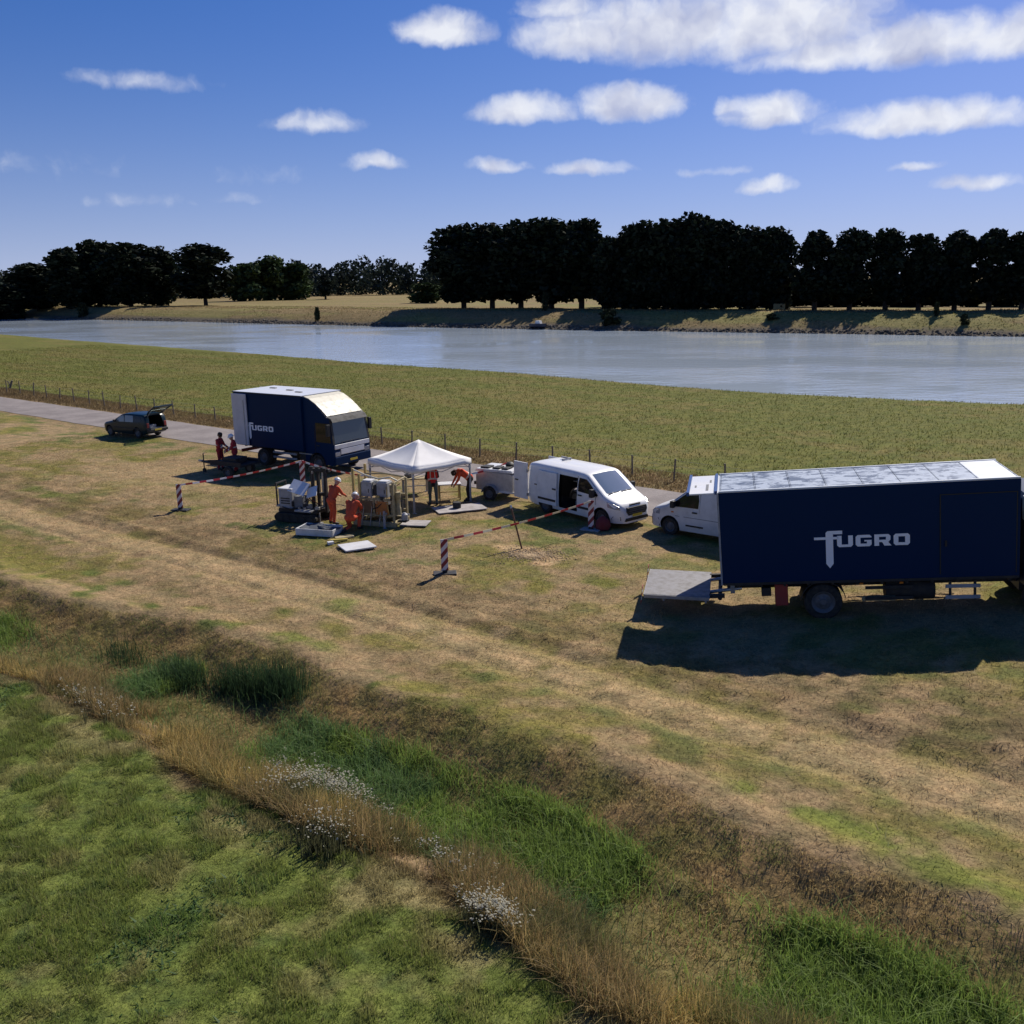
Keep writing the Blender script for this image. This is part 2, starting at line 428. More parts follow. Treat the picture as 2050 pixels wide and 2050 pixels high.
def cover(u, v):
    """colour of what grows or lies there (no light in it)"""
    d = v - ditch_shift(u) + (fbm(u * 0.7, v * 0.7, 5) - 0.5) * 0.7
    n1 = fbm(u * 0.35, v * 0.35, 101, 4); n2 = fbm(u * 1.3, v * 1.3, 111, 4); n3 = fbm(u * 5, v * 5, 121, 3, .6); n4 = fbm(u * 0.12, v * 0.5, 131, 4)
    n = len(u)
    lawn = lerp(np.tile(C(.108, .132, .032), (n, 1)), GREEN * 1.25, sst(n1, .47, .62))
    lawn = lerp(lawn, C(.165, .152, .060), sst(n2, .54, .68) * .7)
    lawn = lerp(lawn, C(.045, .065, .022), sst(n3, .60, .75) * .7)
    lawn = lerp(lawn, C(.200, .168, .080), sst(d, 7.8, 8.9) * sst(n2, .42, .58) * .85)
    litter = lerp(np.tile(C(.19, .135, .078), (n, 1)), BROWN, sst(n2, .42, .62))
    bottom = lerp(np.tile(C(.050, .105, .018), (n, 1)), C(.130, .105, .045), 1 - lushness(u, v))
    slope = lerp(np.tile(C(.205, .140, .062), (n, 1)), C(.165, .138, .048), sst(n2, .45, .6))
    slope = lerp(slope, DARKB, sst(n3, .55, .72) * .7)
    field = lerp(np.tile(STRAW * .84, (n, 1)), OLIVE * 1.08, sst(n1 * .6 + n2 * .4, .45, .62))
    field = lerp(field, BROWN * 1.25, sst(n3, .56, .75) * .6)
    field = lerp(field, GREEN * 1.1, sst(n4 * .5 + n2 * .5, .55, .66) * .75)
    verge = lerp(np.tile(TAN * .95, (n, 1)), C(.16, .125, .06), sst(n2, .4, .6))
    meadow = lerp(np.tile(C(.100, .103, .026), (n, 1)), C(.132, .112, .038), sst(n4, .46, .62) * .8)
    meadow = lerp(meadow, C(.078, .094, .020), sst(n2, .52, .68) * .6)
    farb = lerp(np.tile(C(.175, .132, .066), (n, 1)), C(.16, .145, .055), sst(fbm(u * .06, v * .25, 151), .48, .66))
    c = lerp(lawn, litter, sst(d, 8.9, 9.5))
    c = lerp(c, bottom, sst(d, 10.2, 10.7))
    c = lerp(c, slope, sst(d, 12.4, 13.0))
    c = lerp(c, field, sst(d, 13.5, 14.2))
    # track: bleached between and beside the ruts
    tr = np.exp(-((v - 17.4 - 0.25 * np.sin(u * .2)) / 0.8) ** 2)
    c = lerp(c, STRAW * 1.12, tr * .92 * sst(n2, .24, .48))
    c = lerp(c, BROWN * 1.0, np.clip(np.exp(-((v - 19.9) / 1.2) ** 2) * .65 * sst(n2, .25, .55) + np.exp(-((v - 18.75) / .22) ** 2) * .45 * sst(n2, .3, .5), 0, 1))
    c = lerp(c, BROWN * 1.15, np.exp(-((v - 15.4) / .5) ** 2) * .45 * sst(n2, .35, .6))
    # worn, dry ground round the site and beside the car
    dry = np.exp(-(((u + 44) / 11) ** 2 + ((v - 25) / 3.2) ** 2)) + np.exp(-(((u + 12) / 9) ** 2 + ((v - 24) / 4) ** 2)) * .5
    c = lerp(c, STRAW * 1.05, np.clip(dry, 0, 1) * sst(n4, .36, .56) * .8)
    for (pu, pv), a, b in PATCHES:
        q = ((u - pu) / a) ** 2 + ((v - pv) / b) ** 2
        far = 1.0 if pv < 20 else .55
        c = lerp(c, BRIGHT * (1.0 if pv < 20 else .8), np.exp(-q * q * .6) * sst(n2, .30, .58) * .78 * far)
    su, sv = to_uv(SAND.x, SAND.y)
    q = np.sqrt(((u - su) / 1.9) ** 2 + ((v - sv) / 1.05) ** 2) + (n2 - .5) * 1.6
    c = lerp(c, C(.36, .255, .145), 1 - sst(q, .45, 1.0))
    c = lerp(c, verge, sst(v, 31.2, 32.2))
    c = lerp(c, meadow, sst(v + (n2 - .5) * 2, 38.6, 40.4))
    nb = near_bank(u)
    c = lerp(c, C(.10, .085, .05), sst(v, nb + 1, nb + 2.5))
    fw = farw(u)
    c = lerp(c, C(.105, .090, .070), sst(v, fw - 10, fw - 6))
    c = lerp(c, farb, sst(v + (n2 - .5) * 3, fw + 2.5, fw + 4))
    return np.clip(c * (1.02 + 0.56 * n3[:, None]), 0, 1)

def seq(*parts):
    out = []
    for a, b, st in parts: out += list(np.arange(a, b, st))
    return np.array(out)
us = seq((-6000, -800, 650), (-800, -240, 40), (-240, -80, 4), (-80, -36, .5), (-36, 4, .14), (4, 30, 1.0), (30, 200, 10), (200, 6001, 725))
vs_ = seq((-3000, -20, 745), (-20, 2, 2), (2, 22, .12), (22, 33, .25), (33, 42, .5), (42, 92, .8), (92, 140, 6), (140, 206, 1.0), (206, 320, 6), (320, 9001, 700))
UU, VV = np.meshgrid(us, vs_)
uf, vf = UU.ravel(), VV.ravel()
X, Y = to_xy(uf, vf)
Z = height(uf, vf)
nu, nv = len(us), len(vs_)
idx = np.arange(nu * nv).reshape(nv, nu)
FQ = np.stack([idx[:-1, :-1], idx[:-1, 1:], idx[1:, 1:], idx[1:, :-1]], -1).reshape(-1, 4)

def ground_material():
    mt = bpy.data.materials.new('ground_cover'); mt.use_nodes = True
    nt = mt.node_tree; t = NT(nt); b = nt.nodes['Principled BSDF']
    b.inputs['Roughness'].default_value = 0.95; b.inputs['Specular IOR Level'].default_value = 0.1
    a = t.n('ShaderNodeAttribute', attribute_name='cover')
    g = t.n('ShaderNodeNewGeometry')
    mp = t.n('ShaderNodeMapping'); nt.links.new(g.outputs['Position'], mp.inputs['Vector'])
    mp.inputs['Rotation'].default_value = (0, 0, -ALONG)
    mp.inputs['Scale'].default_value = (0.85, 1.0, 1.0)
    f1 = t.noise(mp.outputs[0], 11.0, 6, 0.7); f2 = t.noise(mp.outputs[0], 1.6, 5, 0.6)
    c = t.mix(t.ramp(f1, .3, .7), (0.68, 0.68, 0.68), (1.30, 1.29, 1.25))
    col = t.mix(1.0, a.outputs['Color'], c, 'MULTIPLY')
    c2 = t.mix(t.ramp(f2, .35, .65), (0.80, 0.84, 0.80), (1.18, 1.12, 1.1))
    col = t.mix(1.0, col, c2, 'MULTIPLY')
    t.put(b.inputs['Base Color'], col)
    bn = t.n('ShaderNodeBump'); bn.inputs['Strength'].default_value = 0.5; bn.inputs['Distance'].default_value = 0.08
    t.put(bn.inputs['Height'], t.math('ADD', f1, t.math('MULTIPLY', f2, 2.0)))
    t.put(b.inputs['Normal'], bn.outputs[0])
    return mt
GROUND_MAT = ground_material()
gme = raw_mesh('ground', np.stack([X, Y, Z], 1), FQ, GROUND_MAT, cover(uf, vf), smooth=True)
ground = bpy.data.objects.new('ground', gme); COL.objects.link(ground)
tag(ground, 'dry mown grass field with ditch, meadow and far river bank', 'ground', kind='structure')

def gz(x, y):
    u, v = to_uv(x, y)
    return float(height(np.array([u]), np.array([v]))[0])
def gat(px, py):
    """place on the ground under a photo pixel"""
    p = at(px, py)
    for _ in range(4): p = at(px, py, gz(p.x, p.y))
    return p

# water
def water_material():
    mt = bpy.data.materials.new('river_water'); mt.use_nodes = True
    nt = mt.node_tree; t = NT(nt); b = nt.nodes['Principled BSDF']
    b.inputs['Base Color'].default_value = (0.45, 0.53, 0.62, 1)
    b.inputs['Roughness'].default_value = 0.05
    b.inputs['IOR'].default_value = 1.33
    b.inputs['Specular IOR Level'].default_value = 0.9
    g = t.n('ShaderNodeNewGeometry')
    mp = t.n('ShaderNodeMapping'); nt.links.new(g.outputs['Position'], mp.inputs['Vector'])
    mp.inputs['Rotation'].default_value = (0, 0, -ALONG); mp.inputs['Scale'].default_value = (0.45, 1.0, 1.0)
    f1 = t.noise(mp.outputs[0], 0.9, 5, 0.6); f2 = t.noise(mp.outputs[0], 0.055, 4, 0.6)
    calm = t.ramp(f2, 0.40, 0.60, 0.10, 1.0)
    bn = t.n('ShaderNodeBump'); bn.inputs['Distance'].default_value = 0.22
    t.put(bn.inputs['Strength'], t.math('MULTIPLY', calm, 0.8)); t.put(bn.inputs['Height'], f1)
    t.put(b.inputs['Normal'], bn.outputs[0])
    return mt
wv = seq((-6000, -800, 650), (-800, 201, 50), (201, 6001, 725))
mbw = MB()
pts = []
for u in wv:
    for v in (70.0, 100.0, 130.0, 196.0):
        x, y = to_xy(u, v); pts.append((x, y, WATER_Z))
fs = [(i * 4 + j, i * 4 + 4 + j, i * 4 + 5 + j, i * 4 + 1 + j) for i in range(len(wv) - 1) for j in range(3)]
mbw.add(pts, fs)
river = mbw.build('river_water', water_material())
tag(river, 'wide pale blue river flowing between grass banks', 'water', kind='structure')

# road: a strip of worn asphalt with crumbling edges, 3 cm proud of the verge
def asphalt():
    mt = bpy.data.materials.new('asphalt'); mt.use_nodes = True
    nt = mt.node_tree; t = NT(nt); b = nt.nodes['Principled BSDF']
    b.inputs['Roughness'].default_value = 0.9; b.inputs['Specular IOR Level'].default_value = 0.25
    g = t.n('ShaderNodeNewGeometry')
    f1 = t.noise(g.outputs['Position'], 14, 5, .7); f2 = t.noise(g.outputs['Position'], .5, 5, .6)
    c = t.mix(t.ramp(f2, .3, .7), (.195, .170, .160), (.270, .238, .222))
    c = t.mix(1.0, c, t.mix(t.ramp(f1, .3, .7), (.82, .82, .82), (1.16, 1.16, 1.16)), 'MULTIPLY')
    t.put(b.inputs['Base Color'], c)
    bn = t.n('ShaderNodeBump'); bn.inputs['Strength'].default_value = .35; bn.inputs['Distance'].default_value = .01
    t.put(bn.inputs['Height'], f1); t.put(b.inputs['Normal'], bn.outputs[0])
    return mt
ru = np.concatenate([np.arange(-260, 61, 1.0)])
rv = np.array([32.15, 32.6, 33.5, 34.4, 35.3, 36.1, 36.5])
RU, RV = np.meshgrid(ru, rv)
RVw = RV.copy()
RVw[0] += .25 * (fbm(ru * .8, ru * 0 + 1, 61) - .5); RVw[-1] += .25 * (fbm(ru * .8, ru * 0 + 5, 62) - .5)
rx, ry = to_xy(RU.ravel(), RVw.ravel())
rz = 0.02 + .025 * np.sin(np.clip((RV.ravel() - 32.15) / 4.35, 0, 1) * PI)
rz = rz + height(RU.ravel(), np.full(RU.size, 34.3))
i2 = np.arange(RU.size).reshape(RU.shape)
RF = np.stack([i2[:-1, :-1], i2[:-1, 1:], i2[1:, 1:], i2[1:, :-1]], -1).reshape(-1, 4)
road = bpy.data.objects.new('road', raw_mesh('road', np.stack([rx, ry, rz], 1), RF, asphalt(), smooth=True)); COL.objects.link(road)
tag(road, 'narrow grey asphalt dike road', 'road', kind='structure')

# ---------------------------------------------------------------- grasses and herbs
BLADE = leaf_mat('grass_blade', .6, .5)
def blades(name, u, v, h, w, col, lean=.35, segs=1, label=None, cat='grass', jitter=.25, stiff=1.6, mat=None, zoff=0.0, z=None):
    """thin tapering blades as real triangles, one mesh"""
    n = len(u)
    x, y = to_xy(u, v)
    if z is None: z = height(u, v) - .01 + zoff
    a = rng.uniform(0, 2 * PI, n); la = rng.uniform(0, 2 * PI, n); ln = np.abs(rng.normal(0, lean, n)) * h
    wx, wy = np.cos(a) * w / 2, np.sin(a) * w / 2
    lx, ly = np.cos(la) * ln, np.sin(la) * ln
    V = []; 
    for k in range(segs):
        t = k / segs; bt = t ** stiff; ww = 1 - .6 * t
        V.append(np.stack([x + lx * bt - wx * ww, y + ly * bt - wy * ww, z + h * t], 1))
        V.append(np.stack([x + lx * bt + wx * ww, y + ly * bt + wy * ww, z + h * t], 1))
    V.append(np.stack([x + lx, y + ly, z + h * (1 - .25 * np.clip(ln / h, 0, 1))], 1))
    per = 2 * segs + 1
    VV = np.stack(V, 1).reshape(-1, 3)
    base = (np.arange(n) * per)[:, None]
    F = []
    for k in range(segs - 1):
        F.append(base + np.array([[2 * k, 2 * k + 1, 2 * k + 3]])); F.append(base + np.array([[2 * k, 2 * k + 3, 2 * k + 2]]))
    F.append(base + np.array([[2 * segs - 2, 2 * segs - 1, 2 * segs]]))
    FF = np.concatenate(F, 0)
    cc = np.clip(col * rng.uniform(1 - jitter, 1 + jitter, (n, 1)), 0, 1)
    cc = np.repeat(cc, per, axis=0)
    o = bpy.data.objects.new(name, raw_mesh(name, VV, FF, mat or BLADE, cc)); COL.objects.link(o)
    return tag(o, label, cat, kind='stuff')

def scatter(n, u0, u1, v0, v1):
    return rng.uniform(u0, u1, n), rng.uniform(v0, v1, n)
def ditch_d(u, v): return v - ditch_shift(u) + (fbm(u * 0.7, v * 0.7, 5) - 0.5) * 0.7
def in_view(u, v, z=0.0, pad=70):
    x, y = to_xy(u, v)
    q = np.stack([x, y, np.full_like(x, z - CAM_H)], 1)
    zc = q @ np.array(cam_f); zz = np.maximum(zc, .1)
    sx = (q @ np.array(cam_r)) / zz * FOC + 512; sy = 512 - (q @ np.array(cam_u)) / zz * FOC
    return (zc > 1) & (sx > -pad) & (sx < 1024 + pad) & (sy < 1024 + pad)

# lawn in front of the ditch
u, v = scatter(420000, -27, 4, 3.5, 9.6)
k = in_view(u, v) & (ditch_d(u, v) < 9.4); u, v = u[k], v[k]
cc = cover(u, v) * 1.5
tuf = fbm(u * 2.6, v * 2.6, 73, 3); big = fbm(u * .7, v * .7, 75, 3)
hh = (.06 + .05 * rng.random(len(u))) * (.45 + 1.5 * sst(tuf, .35, .68))
cc = cc * (.70 + .62 * tuf)[:, None] * (.78 + .44 * big)[:, None]
yel = sst(fbm(u * 1.5, v * 1.5, 77, 3), .50, .66)[:, None]
cc = cc * (1 - yel * .34) + C(.20, .195, .065) * yel * .34
pale = rng.random(len(u)) < .06
cc[pale] = C(.24, .21, .10)
blades('lawn_grass', u, v, hh * .85, .015, cc, lean=.55, segs=1, label='short olive green grass on the near side of the ditch')

# broad-leaved clover and dandelion patches in the lawn
u, v = scatter(60000, -27, 4, 3.5, 9.0)
k = in_view(u, v) & (rng.random(len(u)) < sst(fbm(u * .35, v * .35, 101), .46, .66)); u, v = u[k], v[k]
blades('clover', u, v, .05 + .06 * rng.random(len(u)), .05, np.tile(C(.085, .145, .050), (len(u), 1)), lean=1.3, label='darker clover patches in the near lawn', cat='clover', jitter=.4)

# mown stubble on the field
u, v = scatter(420000, -60, 6, 13.6, 31.5)
k = in_view(u, v) & (ditch_d(u, v) > 13.9) & (rng.random(len(u)) < np.clip(1.5 - (v - 13) / 16, .25, 1)); u, v = u[k], v[k]
cc = cover(u, v) * 1.35
hh = .03 + .07 * rng.random(len(u)) * (0.4 + fbm(u * 1.2, v * 1.2, 81) * 1.2)
blades('mown_stubble', u, v, hh * .8, np.clip(.008 + v * .0006, .012, .03), cc, lean=1.7, label='short dry mown grass stubble across the work field')

# hay lying in loose wisps: flat straws
u, v = scatter(60000, -50, 6, 13.8, 27)
k = in_view(u, v) & (fbm(u * .9, v * 1.6, 91) > .53); u, v = u[k], v[k]
blades('hay_wisps', u, v, np.full(len(u), .03) + .02 * rng.random(len(u)), .014, np.tile(C(.33, .245, .13), (len(u), 1)), lean=5.0, label='pale wisps of cut hay lying on the field', cat='hay')

# rough bank beyond the ditch and the matted litter on its floor
u, v = scatter(420000, -42, 4, 7.5, 15.5)
d = ditch_d(u, v)
k = in_view(u, v) & (d > 10.3) & (d < 14.0) & (rng.random(len(u)) < .35 + .65 * sst(fbm(u * 2.1, v * 2.1, 95), .35, .6)); u, v, d = u[k], v[k], d[k]
bc = lerp(np.tile(C(.420, .310, .140), (len(u), 1)), C(.260, .235, .078), sst(fbm(u * .9, v * .9, 97), .42, .6))
bc = lerp(bc, C(.150, .190, .050), sst(fbm(u * .5, v * .9, 99), .55, .68) * .8)
bc *= (.65 + .7 * rng.random(len(u)))[:, None]
blades('bank_grass', u, v, (.04 + .09 * rng.random(len(u))) * (.6 + .8 * fbm(u * 1.7, v * 1.7, 93)), .011, bc, lean=1.25, segs=2, label='rough brown grass on the ditch bank', stiff=1.5)

# green sedge in the ditch
u, v = scatter(260000, -42, 4, 7.5, 13.5)
d = ditch_d(u, v)
lush = lushness(u, v)
k = in_view(u, v) & (d > 9.9) & (d < 12.8) & (rng.random(len(u)) < lush); u, v, lush = u[k], v[k], lush[k]
su_ = fbm(u * .25, v * .25, 143)
sc = np.where((su_ > .52)[:, None], C(.185, .265, .058), C(.125, .205, .066)) * (.7 + .6 * fbm(u * 1.6, v * 1.6, 145))[:, None]
blades('ditch_sedge', u, v, (.14 + .32 * rng.random(len(u))) * (.6 + .8 * fbm(u * 1.1, v * 1.1, 147, 3)), .016, sc, lean=.85, segs=3, label='lush green sedge growing in the ditch', cat='sedge')

# darker rushes standing in the ditch
uu = []; vv = []
for px, py, n, s in ((555, 1420, 1500, .55), (375, 1385, 700, .5), (480, 1405, 700, .5), (255, 1340, 250, .5)):
    p = at(px, py, -.8); a, b = to_uv(p.x, p.y)
    uu.append(rng.normal(a, s, n)); vv.append(rng.normal(b, s * .42, n))
u, v = np.concatenate(uu), np.concatenate(vv)
blades('ditch_rushes', u, v, .35 + .35 * rng.random(len(u)), .014, np.tile(C(.040, .075, .030), (len(u), 1)), lean=.3, segs=3, label='dark upright rushes standing in the ditch', cat='rushes', jitter=.45)

# tall dry grass on the near lip of the ditch: uneven tussocks of several kinds
u, v = scatter(520000, -40, 4, 6.0, 11.8)
d = ditch_d(u, v)
tus = fbm(u * .9, v * 1.1, 161, 3); edge = fbm(u * .45, v * .2, 163, 3)
k = in_view(u, v, .4) & (d > 9.15 + .9 * (edge - .45)) & (d < 10.65 + 1.2 * (edge - .5)) & (rng.random(len(u)) < .12 + .88 * sst(tus, .26, .56)); u, v, tus = u[k], v[k], tus[k]
gold = fbm(u * .45, v * .7, 165, 3)
tc_ = lerp(np.tile(C(.350, .250, .110), (len(u), 1)), C(.480, .350, .125), sst(gold, .44, .60))
tc_ = lerp(tc_, C(.150, .145, .058), sst(fbm(u * .7, v * .7, 167, 3), .50, .64) * .85)
tc_ *= (.7 + .6 * rng.random(len(u)))[:, None]
grn = rng.random(len(u)) < .22
tc_[grn] = C(.110, .120, .042)
blades('tall_dry_grass', u, v, (.16 + .34 * rng.random(len(u)) ** 1.3) * (.6 + .8 * sst(tus, .30, .62)), .010, tc_, lean=.62, segs=3, label='tall golden brown dry grass along the near ditch edge', jitter=.3)

# meadow between the fence and the river
u, v = scatter(110000, -150, 5, 39.5, 78)
k = in_view(u, v) & (v < near_bank(u) + 1.5) & (rng.random(len(u)) < np.clip(52 / v, .3, 1)); u, v = u[k], v[k]
cc = cover(u, v) * 1.0
blades('meadow_grass', u, v,   .08 + .12 * rng.random(len(u)), .06, cc, lean=1.0, jitter=.14, label='longer olive green meadow grass between fence and river')

# verge along the fence
u, v = scatter(60000, -110, 5, 36.6, 40.2)
k = in_view(u, v); u, v = u[k], v[k]
blades('verge_grass', u, v, .10 + .28 * rng.random(len(u)) * fbm(u * .8, v * .8, 171), .04, np.tile(C(.175, .125, .062), (len(u), 1)), lean=.6, label='uncut dry grass along the wire fence', jitter=.4)

# stones of the far bank's foot
u, v = scatter(7000, -330, 20, -2.5, 2.6); v = v + farw(u)
x, y = to_xy(u, v); z = height(u, v)
k = (z > WATER_Z - .15) & in_view(u, v); u, v, x, y, z = u[k], v[k], x[k], y[k], z[k]
n = len(u)
octa = np.array([(1, 0, 0), (0, 1, 0), (-1, 0, 0), (0, -1, 0), (0, 0, .7), (0, 0, -.7)])
V = octa[None] * rng.uniform(.12, .38, (n, 1, 1)) * rng.uniform(.7, 1.3, (n, 6, 1)) + np.stack([x, y, z + .05], 1)[:, None, :]
F = (np.arange(n) * 6)[:, None, None] + np.array([(0, 1, 4), (1, 2, 4), (2, 3, 4), (3, 0, 4), (1, 0, 5), (2, 1, 5), (3, 2, 5), (0, 3, 5)])[None]
STONE = leaf_mat('bank_stone', .8, 0.0)
o = bpy.data.objects.new('bank_stones', raw_mesh('bank_stones', V.reshape(-1, 3), F.reshape(-1, 3), STONE, np.repeat(np.clip(C(.125, .110, .092) * rng.uniform(.5, 1.5, (n, 1)), 0, 1), 6, axis=0)))
COL.objects.link(o); tag(o, 'dark stones along the foot of the far bank', 'stones', kind='stuff')
# tufts on the far dike
u, v = scatter(34000, -380, 30, 2, 30); v = v + farw(u)
k = in_view(u, v); u, v = u[k], v[k]
blades('far_bank_grass', u, v,   .12 + .35 * rng.random(len(u)) * fbm(u * .3, v * .3, 181), .25, cover(u, v), lean=.9, label='dry grass tufts on the far dike')

# ---------------------------------------------------------------- trees of the far bank
BARK = M_('bark', (.030, .024, .019), .95, bump=.5, bscale=9)
LEAF = leaf_mat('dark_leaf', .7, .10)
def crown_mesh(name, seed, lobes, nleaf, size, col, spread=1.0):
    """leaves spread through many lobes; unit crown: radius 1 across, height 0..1"""
    r = np.random.default_rng(seed)
    L = len(lobes)
    area = np.array([l[3] ** 2 for l in lobes]); pick = r.choice(L, nleaf, p=area / area.sum())
    lob = np.array(lobes)[pick]
    dirs = r.normal(size=(nleaf, 3)); dirs /= np.linalg.norm(dirs, axis=1)[:, None]
    rr = (r.random(nleaf) ** .35)
    c = lob[:, :3] + dirs * (lob[:, 3] * rr)[:, None] * np.array([1, 1, lobes[0][4]])
    a = r.normal(size=(nleaf, 3)); a /= np.linalg.norm(a, axis=1)[:, None]
    b = np.cross(a, r.normal(size=(nleaf, 3))); b /= np.linalg.norm(b, axis=1)[:, None]
    s = size * r.uniform(.6, 1.4, (nleaf, 1))
    sz = np.array([1, 1, lobes[0][4]])
    q = np.stack([c - a * s * sz, c + b * s * .6 * sz, c + a * s * sz, c - b * s * .6 * sz], 1).reshape(-1, 3)
    F = np.arange(nleaf * 4).reshape(-1, 4)
    tone = np.repeat(np.clip(np.array(col) * r.uniform(.5, 1.5, (nleaf, 1)) * (0.7 + .6 * r.random((L, 1))[pick]), 0, 1), 4, axis=0)
    return raw_mesh(name, q, F, LEAF, tone)
def lobes_round(seed, n, aspect, low=.08, narrow=.72):
    """lobes filling an upright oval; z stretched by aspect later through the scale"""
    r = np.random.default_rng(seed); out = []
    for i in range(n):
        t = r.uniform(low, .93); prof = math.sin(min(1, (t * .86 + .12)) * PI) ** .55
        a = r.uniform(0, 2 * PI); rad_ = narrow * prof * r.uniform(.1, 1.0)
        out.append((math.cos(a) * rad_, math.sin(a) * rad_, t, r.uniform(.24, .40), aspect))
    return out
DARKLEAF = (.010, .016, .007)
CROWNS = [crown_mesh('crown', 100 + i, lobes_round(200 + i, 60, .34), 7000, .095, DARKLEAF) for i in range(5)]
LIGHTCROWN = [crown_mesh('crown', 140 + i, lobes_round(240 + i, 34, .55), 3600, .10, (.030, .050, .016)) for i in range(2)]
def cone_lobes(seed):
    r = np.random.default_rng(seed); out = []
    for i in range(46):
        t = r.uniform(.03, .97); a = r.uniform(0, 2 * PI); q = (1 - t) * .8 * r.uniform(.2, 1)
        out.append((math.cos(a) * q, math.sin(a) * q, t, .10 + .22 * (1 - t), .22))
    return out
CONE = crown_mesh('crown', 160, cone_lobes(260), 3000, .08, (.014, .024, .016))

def trunk_mesh(seed, h, r0, limb_z):
    mb = MB(); r = random.Random(seed)
    pts = [Vector((0, 0, -.5))]
    for k in range(1, 6): pts.append(Vector((r.uniform(-.12, .12) * k * .4, r.uniform(-.12, .12) * k * .4, h * k / 5 * .8)))
    for k, (a, b) in enumerate(zip(pts[:-1], pts[1:])): mb.tube(a, b, r0 * (1 - .15 * k), r0 * (1 - .15 * (k + 1)), 9)
    for k in range(7):
        t = limb_z + (.75 - limb_z) * k / 7; p = Vector((0, 0, h * t)); a = r.uniform(0, 2 * PI)
        q = p + Vector((math.cos(a), math.sin(a), r.uniform(.5, .9))) * h * .16
        mb.tube(p, q, r0 * .4, r0 * .12, 6)
    return mb.mesh('trunk', BARK, 40)
TRUNKS = [trunk_mesh(i, 10.0, .42, .25) for i in range(3)]

def tree(name, px, base_py, top_py, half_px, crown_lo, label, crown=None, dist=None, group='trees on the far bank', base_z=None, k=0):
    """stands where the photo puts its foot; height and spread follow from its distance"""
    z0 = 2.0 if base_z is None else base_z
    p = at(px, base_py, z0) if dist is None else None
    if dist is not None:
        d = ray_dir(px, base_py); p = Vector((0, 0, CAM_H)) + d * dist; p.z = gz(p.x, p.y)
    p.z = gz(p.x, p.y)
    zc = (p - Vector((0, 0, CAM_H))).dot(cam_f)
    mpp = zc / FOC * 1024 / 2050
    H = (base_py - top_py) * mpp; Rr = half_px * mpp
    e = empty(name, p, random.uniform(0, 6.28), label, 'tree', group)
    tk = bpy.data.objects.new('trunk', TRUNKS[k % 3]); COL.objects.link(tk); tk.parent = e; s = H / 10.0; tk.scale = (s * .85, s * .85, s)
    cr = bpy.data.objects.new('crown', crown or CROWNS[k % 5]); COL.objects.link(cr); cr.parent = e
    cr.location = (0, 0, crown_lo * H); cr.scale = (Rr * 1.3, Rr * 1.3, H * (1 - crown_lo) / 1.04)
    return e
ORD = ['first', 'second', 'third', 'fourth', 'fifth', 'sixth', 'seventh', 'eighth']
k = 0
for i, (px, top, hw) in enumerate(((12, 530, 52), (75, 512, 56), (140, 486, 46), (200, 473, 52), (262, 477, 52), (322, 490, 44))):
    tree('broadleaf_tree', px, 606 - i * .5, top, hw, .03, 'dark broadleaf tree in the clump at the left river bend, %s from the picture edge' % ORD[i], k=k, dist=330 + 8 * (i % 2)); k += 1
tree('broadleaf_tree', 412, 605, 484, 54, .10, 'single dark tree just right of the left clump, short trunk showing', k=1, dist=330)
for i, (px, top, hw) in enumerate(((488, 528, 42), (540, 518, 44), (592, 530, 40))):
    tree('rounded_tree', px, 601, top, hw, .03, '%s of three lower round green trees beside the single dark tree' % ['leftmost', 'middle', 'rightmost'][i], crown=LIGHTCROWN[i % 2], k=i, dist=420 + 10 * i)
tree('conifer_tree', 652, 600, 535, 22, .02, 'small pointed conifer standing in the distant gap', crown=CONE, dist=430)
tree('light_green_tree', 858, 600, 560, 32, .02, 'small lighter green tree at the left foot of the central row', crown=LIGHTCROWN[0], dist=330)
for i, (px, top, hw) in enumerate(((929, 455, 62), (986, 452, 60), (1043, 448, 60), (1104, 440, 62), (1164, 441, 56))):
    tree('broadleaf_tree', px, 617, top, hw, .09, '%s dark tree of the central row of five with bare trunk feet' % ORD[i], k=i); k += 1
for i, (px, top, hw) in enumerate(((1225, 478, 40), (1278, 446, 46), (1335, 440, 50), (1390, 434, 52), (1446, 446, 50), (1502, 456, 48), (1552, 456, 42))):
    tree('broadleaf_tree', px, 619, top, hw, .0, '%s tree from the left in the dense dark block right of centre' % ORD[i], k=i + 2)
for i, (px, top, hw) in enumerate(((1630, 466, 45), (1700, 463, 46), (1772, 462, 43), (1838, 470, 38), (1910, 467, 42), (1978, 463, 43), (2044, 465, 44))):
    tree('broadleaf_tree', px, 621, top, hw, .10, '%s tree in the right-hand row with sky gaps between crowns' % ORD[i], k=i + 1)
# shrubs filling the foot of the right rows
for i, px in enumerate((1240, 1300, 1360, 1420, 1480, 1540, 1590, 1640, 1700, 1760, 1820, 1880, 1940, 2000, 2050)):
    p = at(px, 617, 2.0)
    tree('understory_shrub', px, 616, 560 + 12 * math.sin(i * 2.3), 42, .0, 'dark undergrowth shrub at the foot of the right tree rows, %s from the left' % (ORD + ['ninth', 'tenth', 'eleventh', 'twelfth', 'thirteenth', 'fourteenth', 'fifteenth'])[i], k=i, dist=p.y + 9, group='undergrowth under the right tree rows')
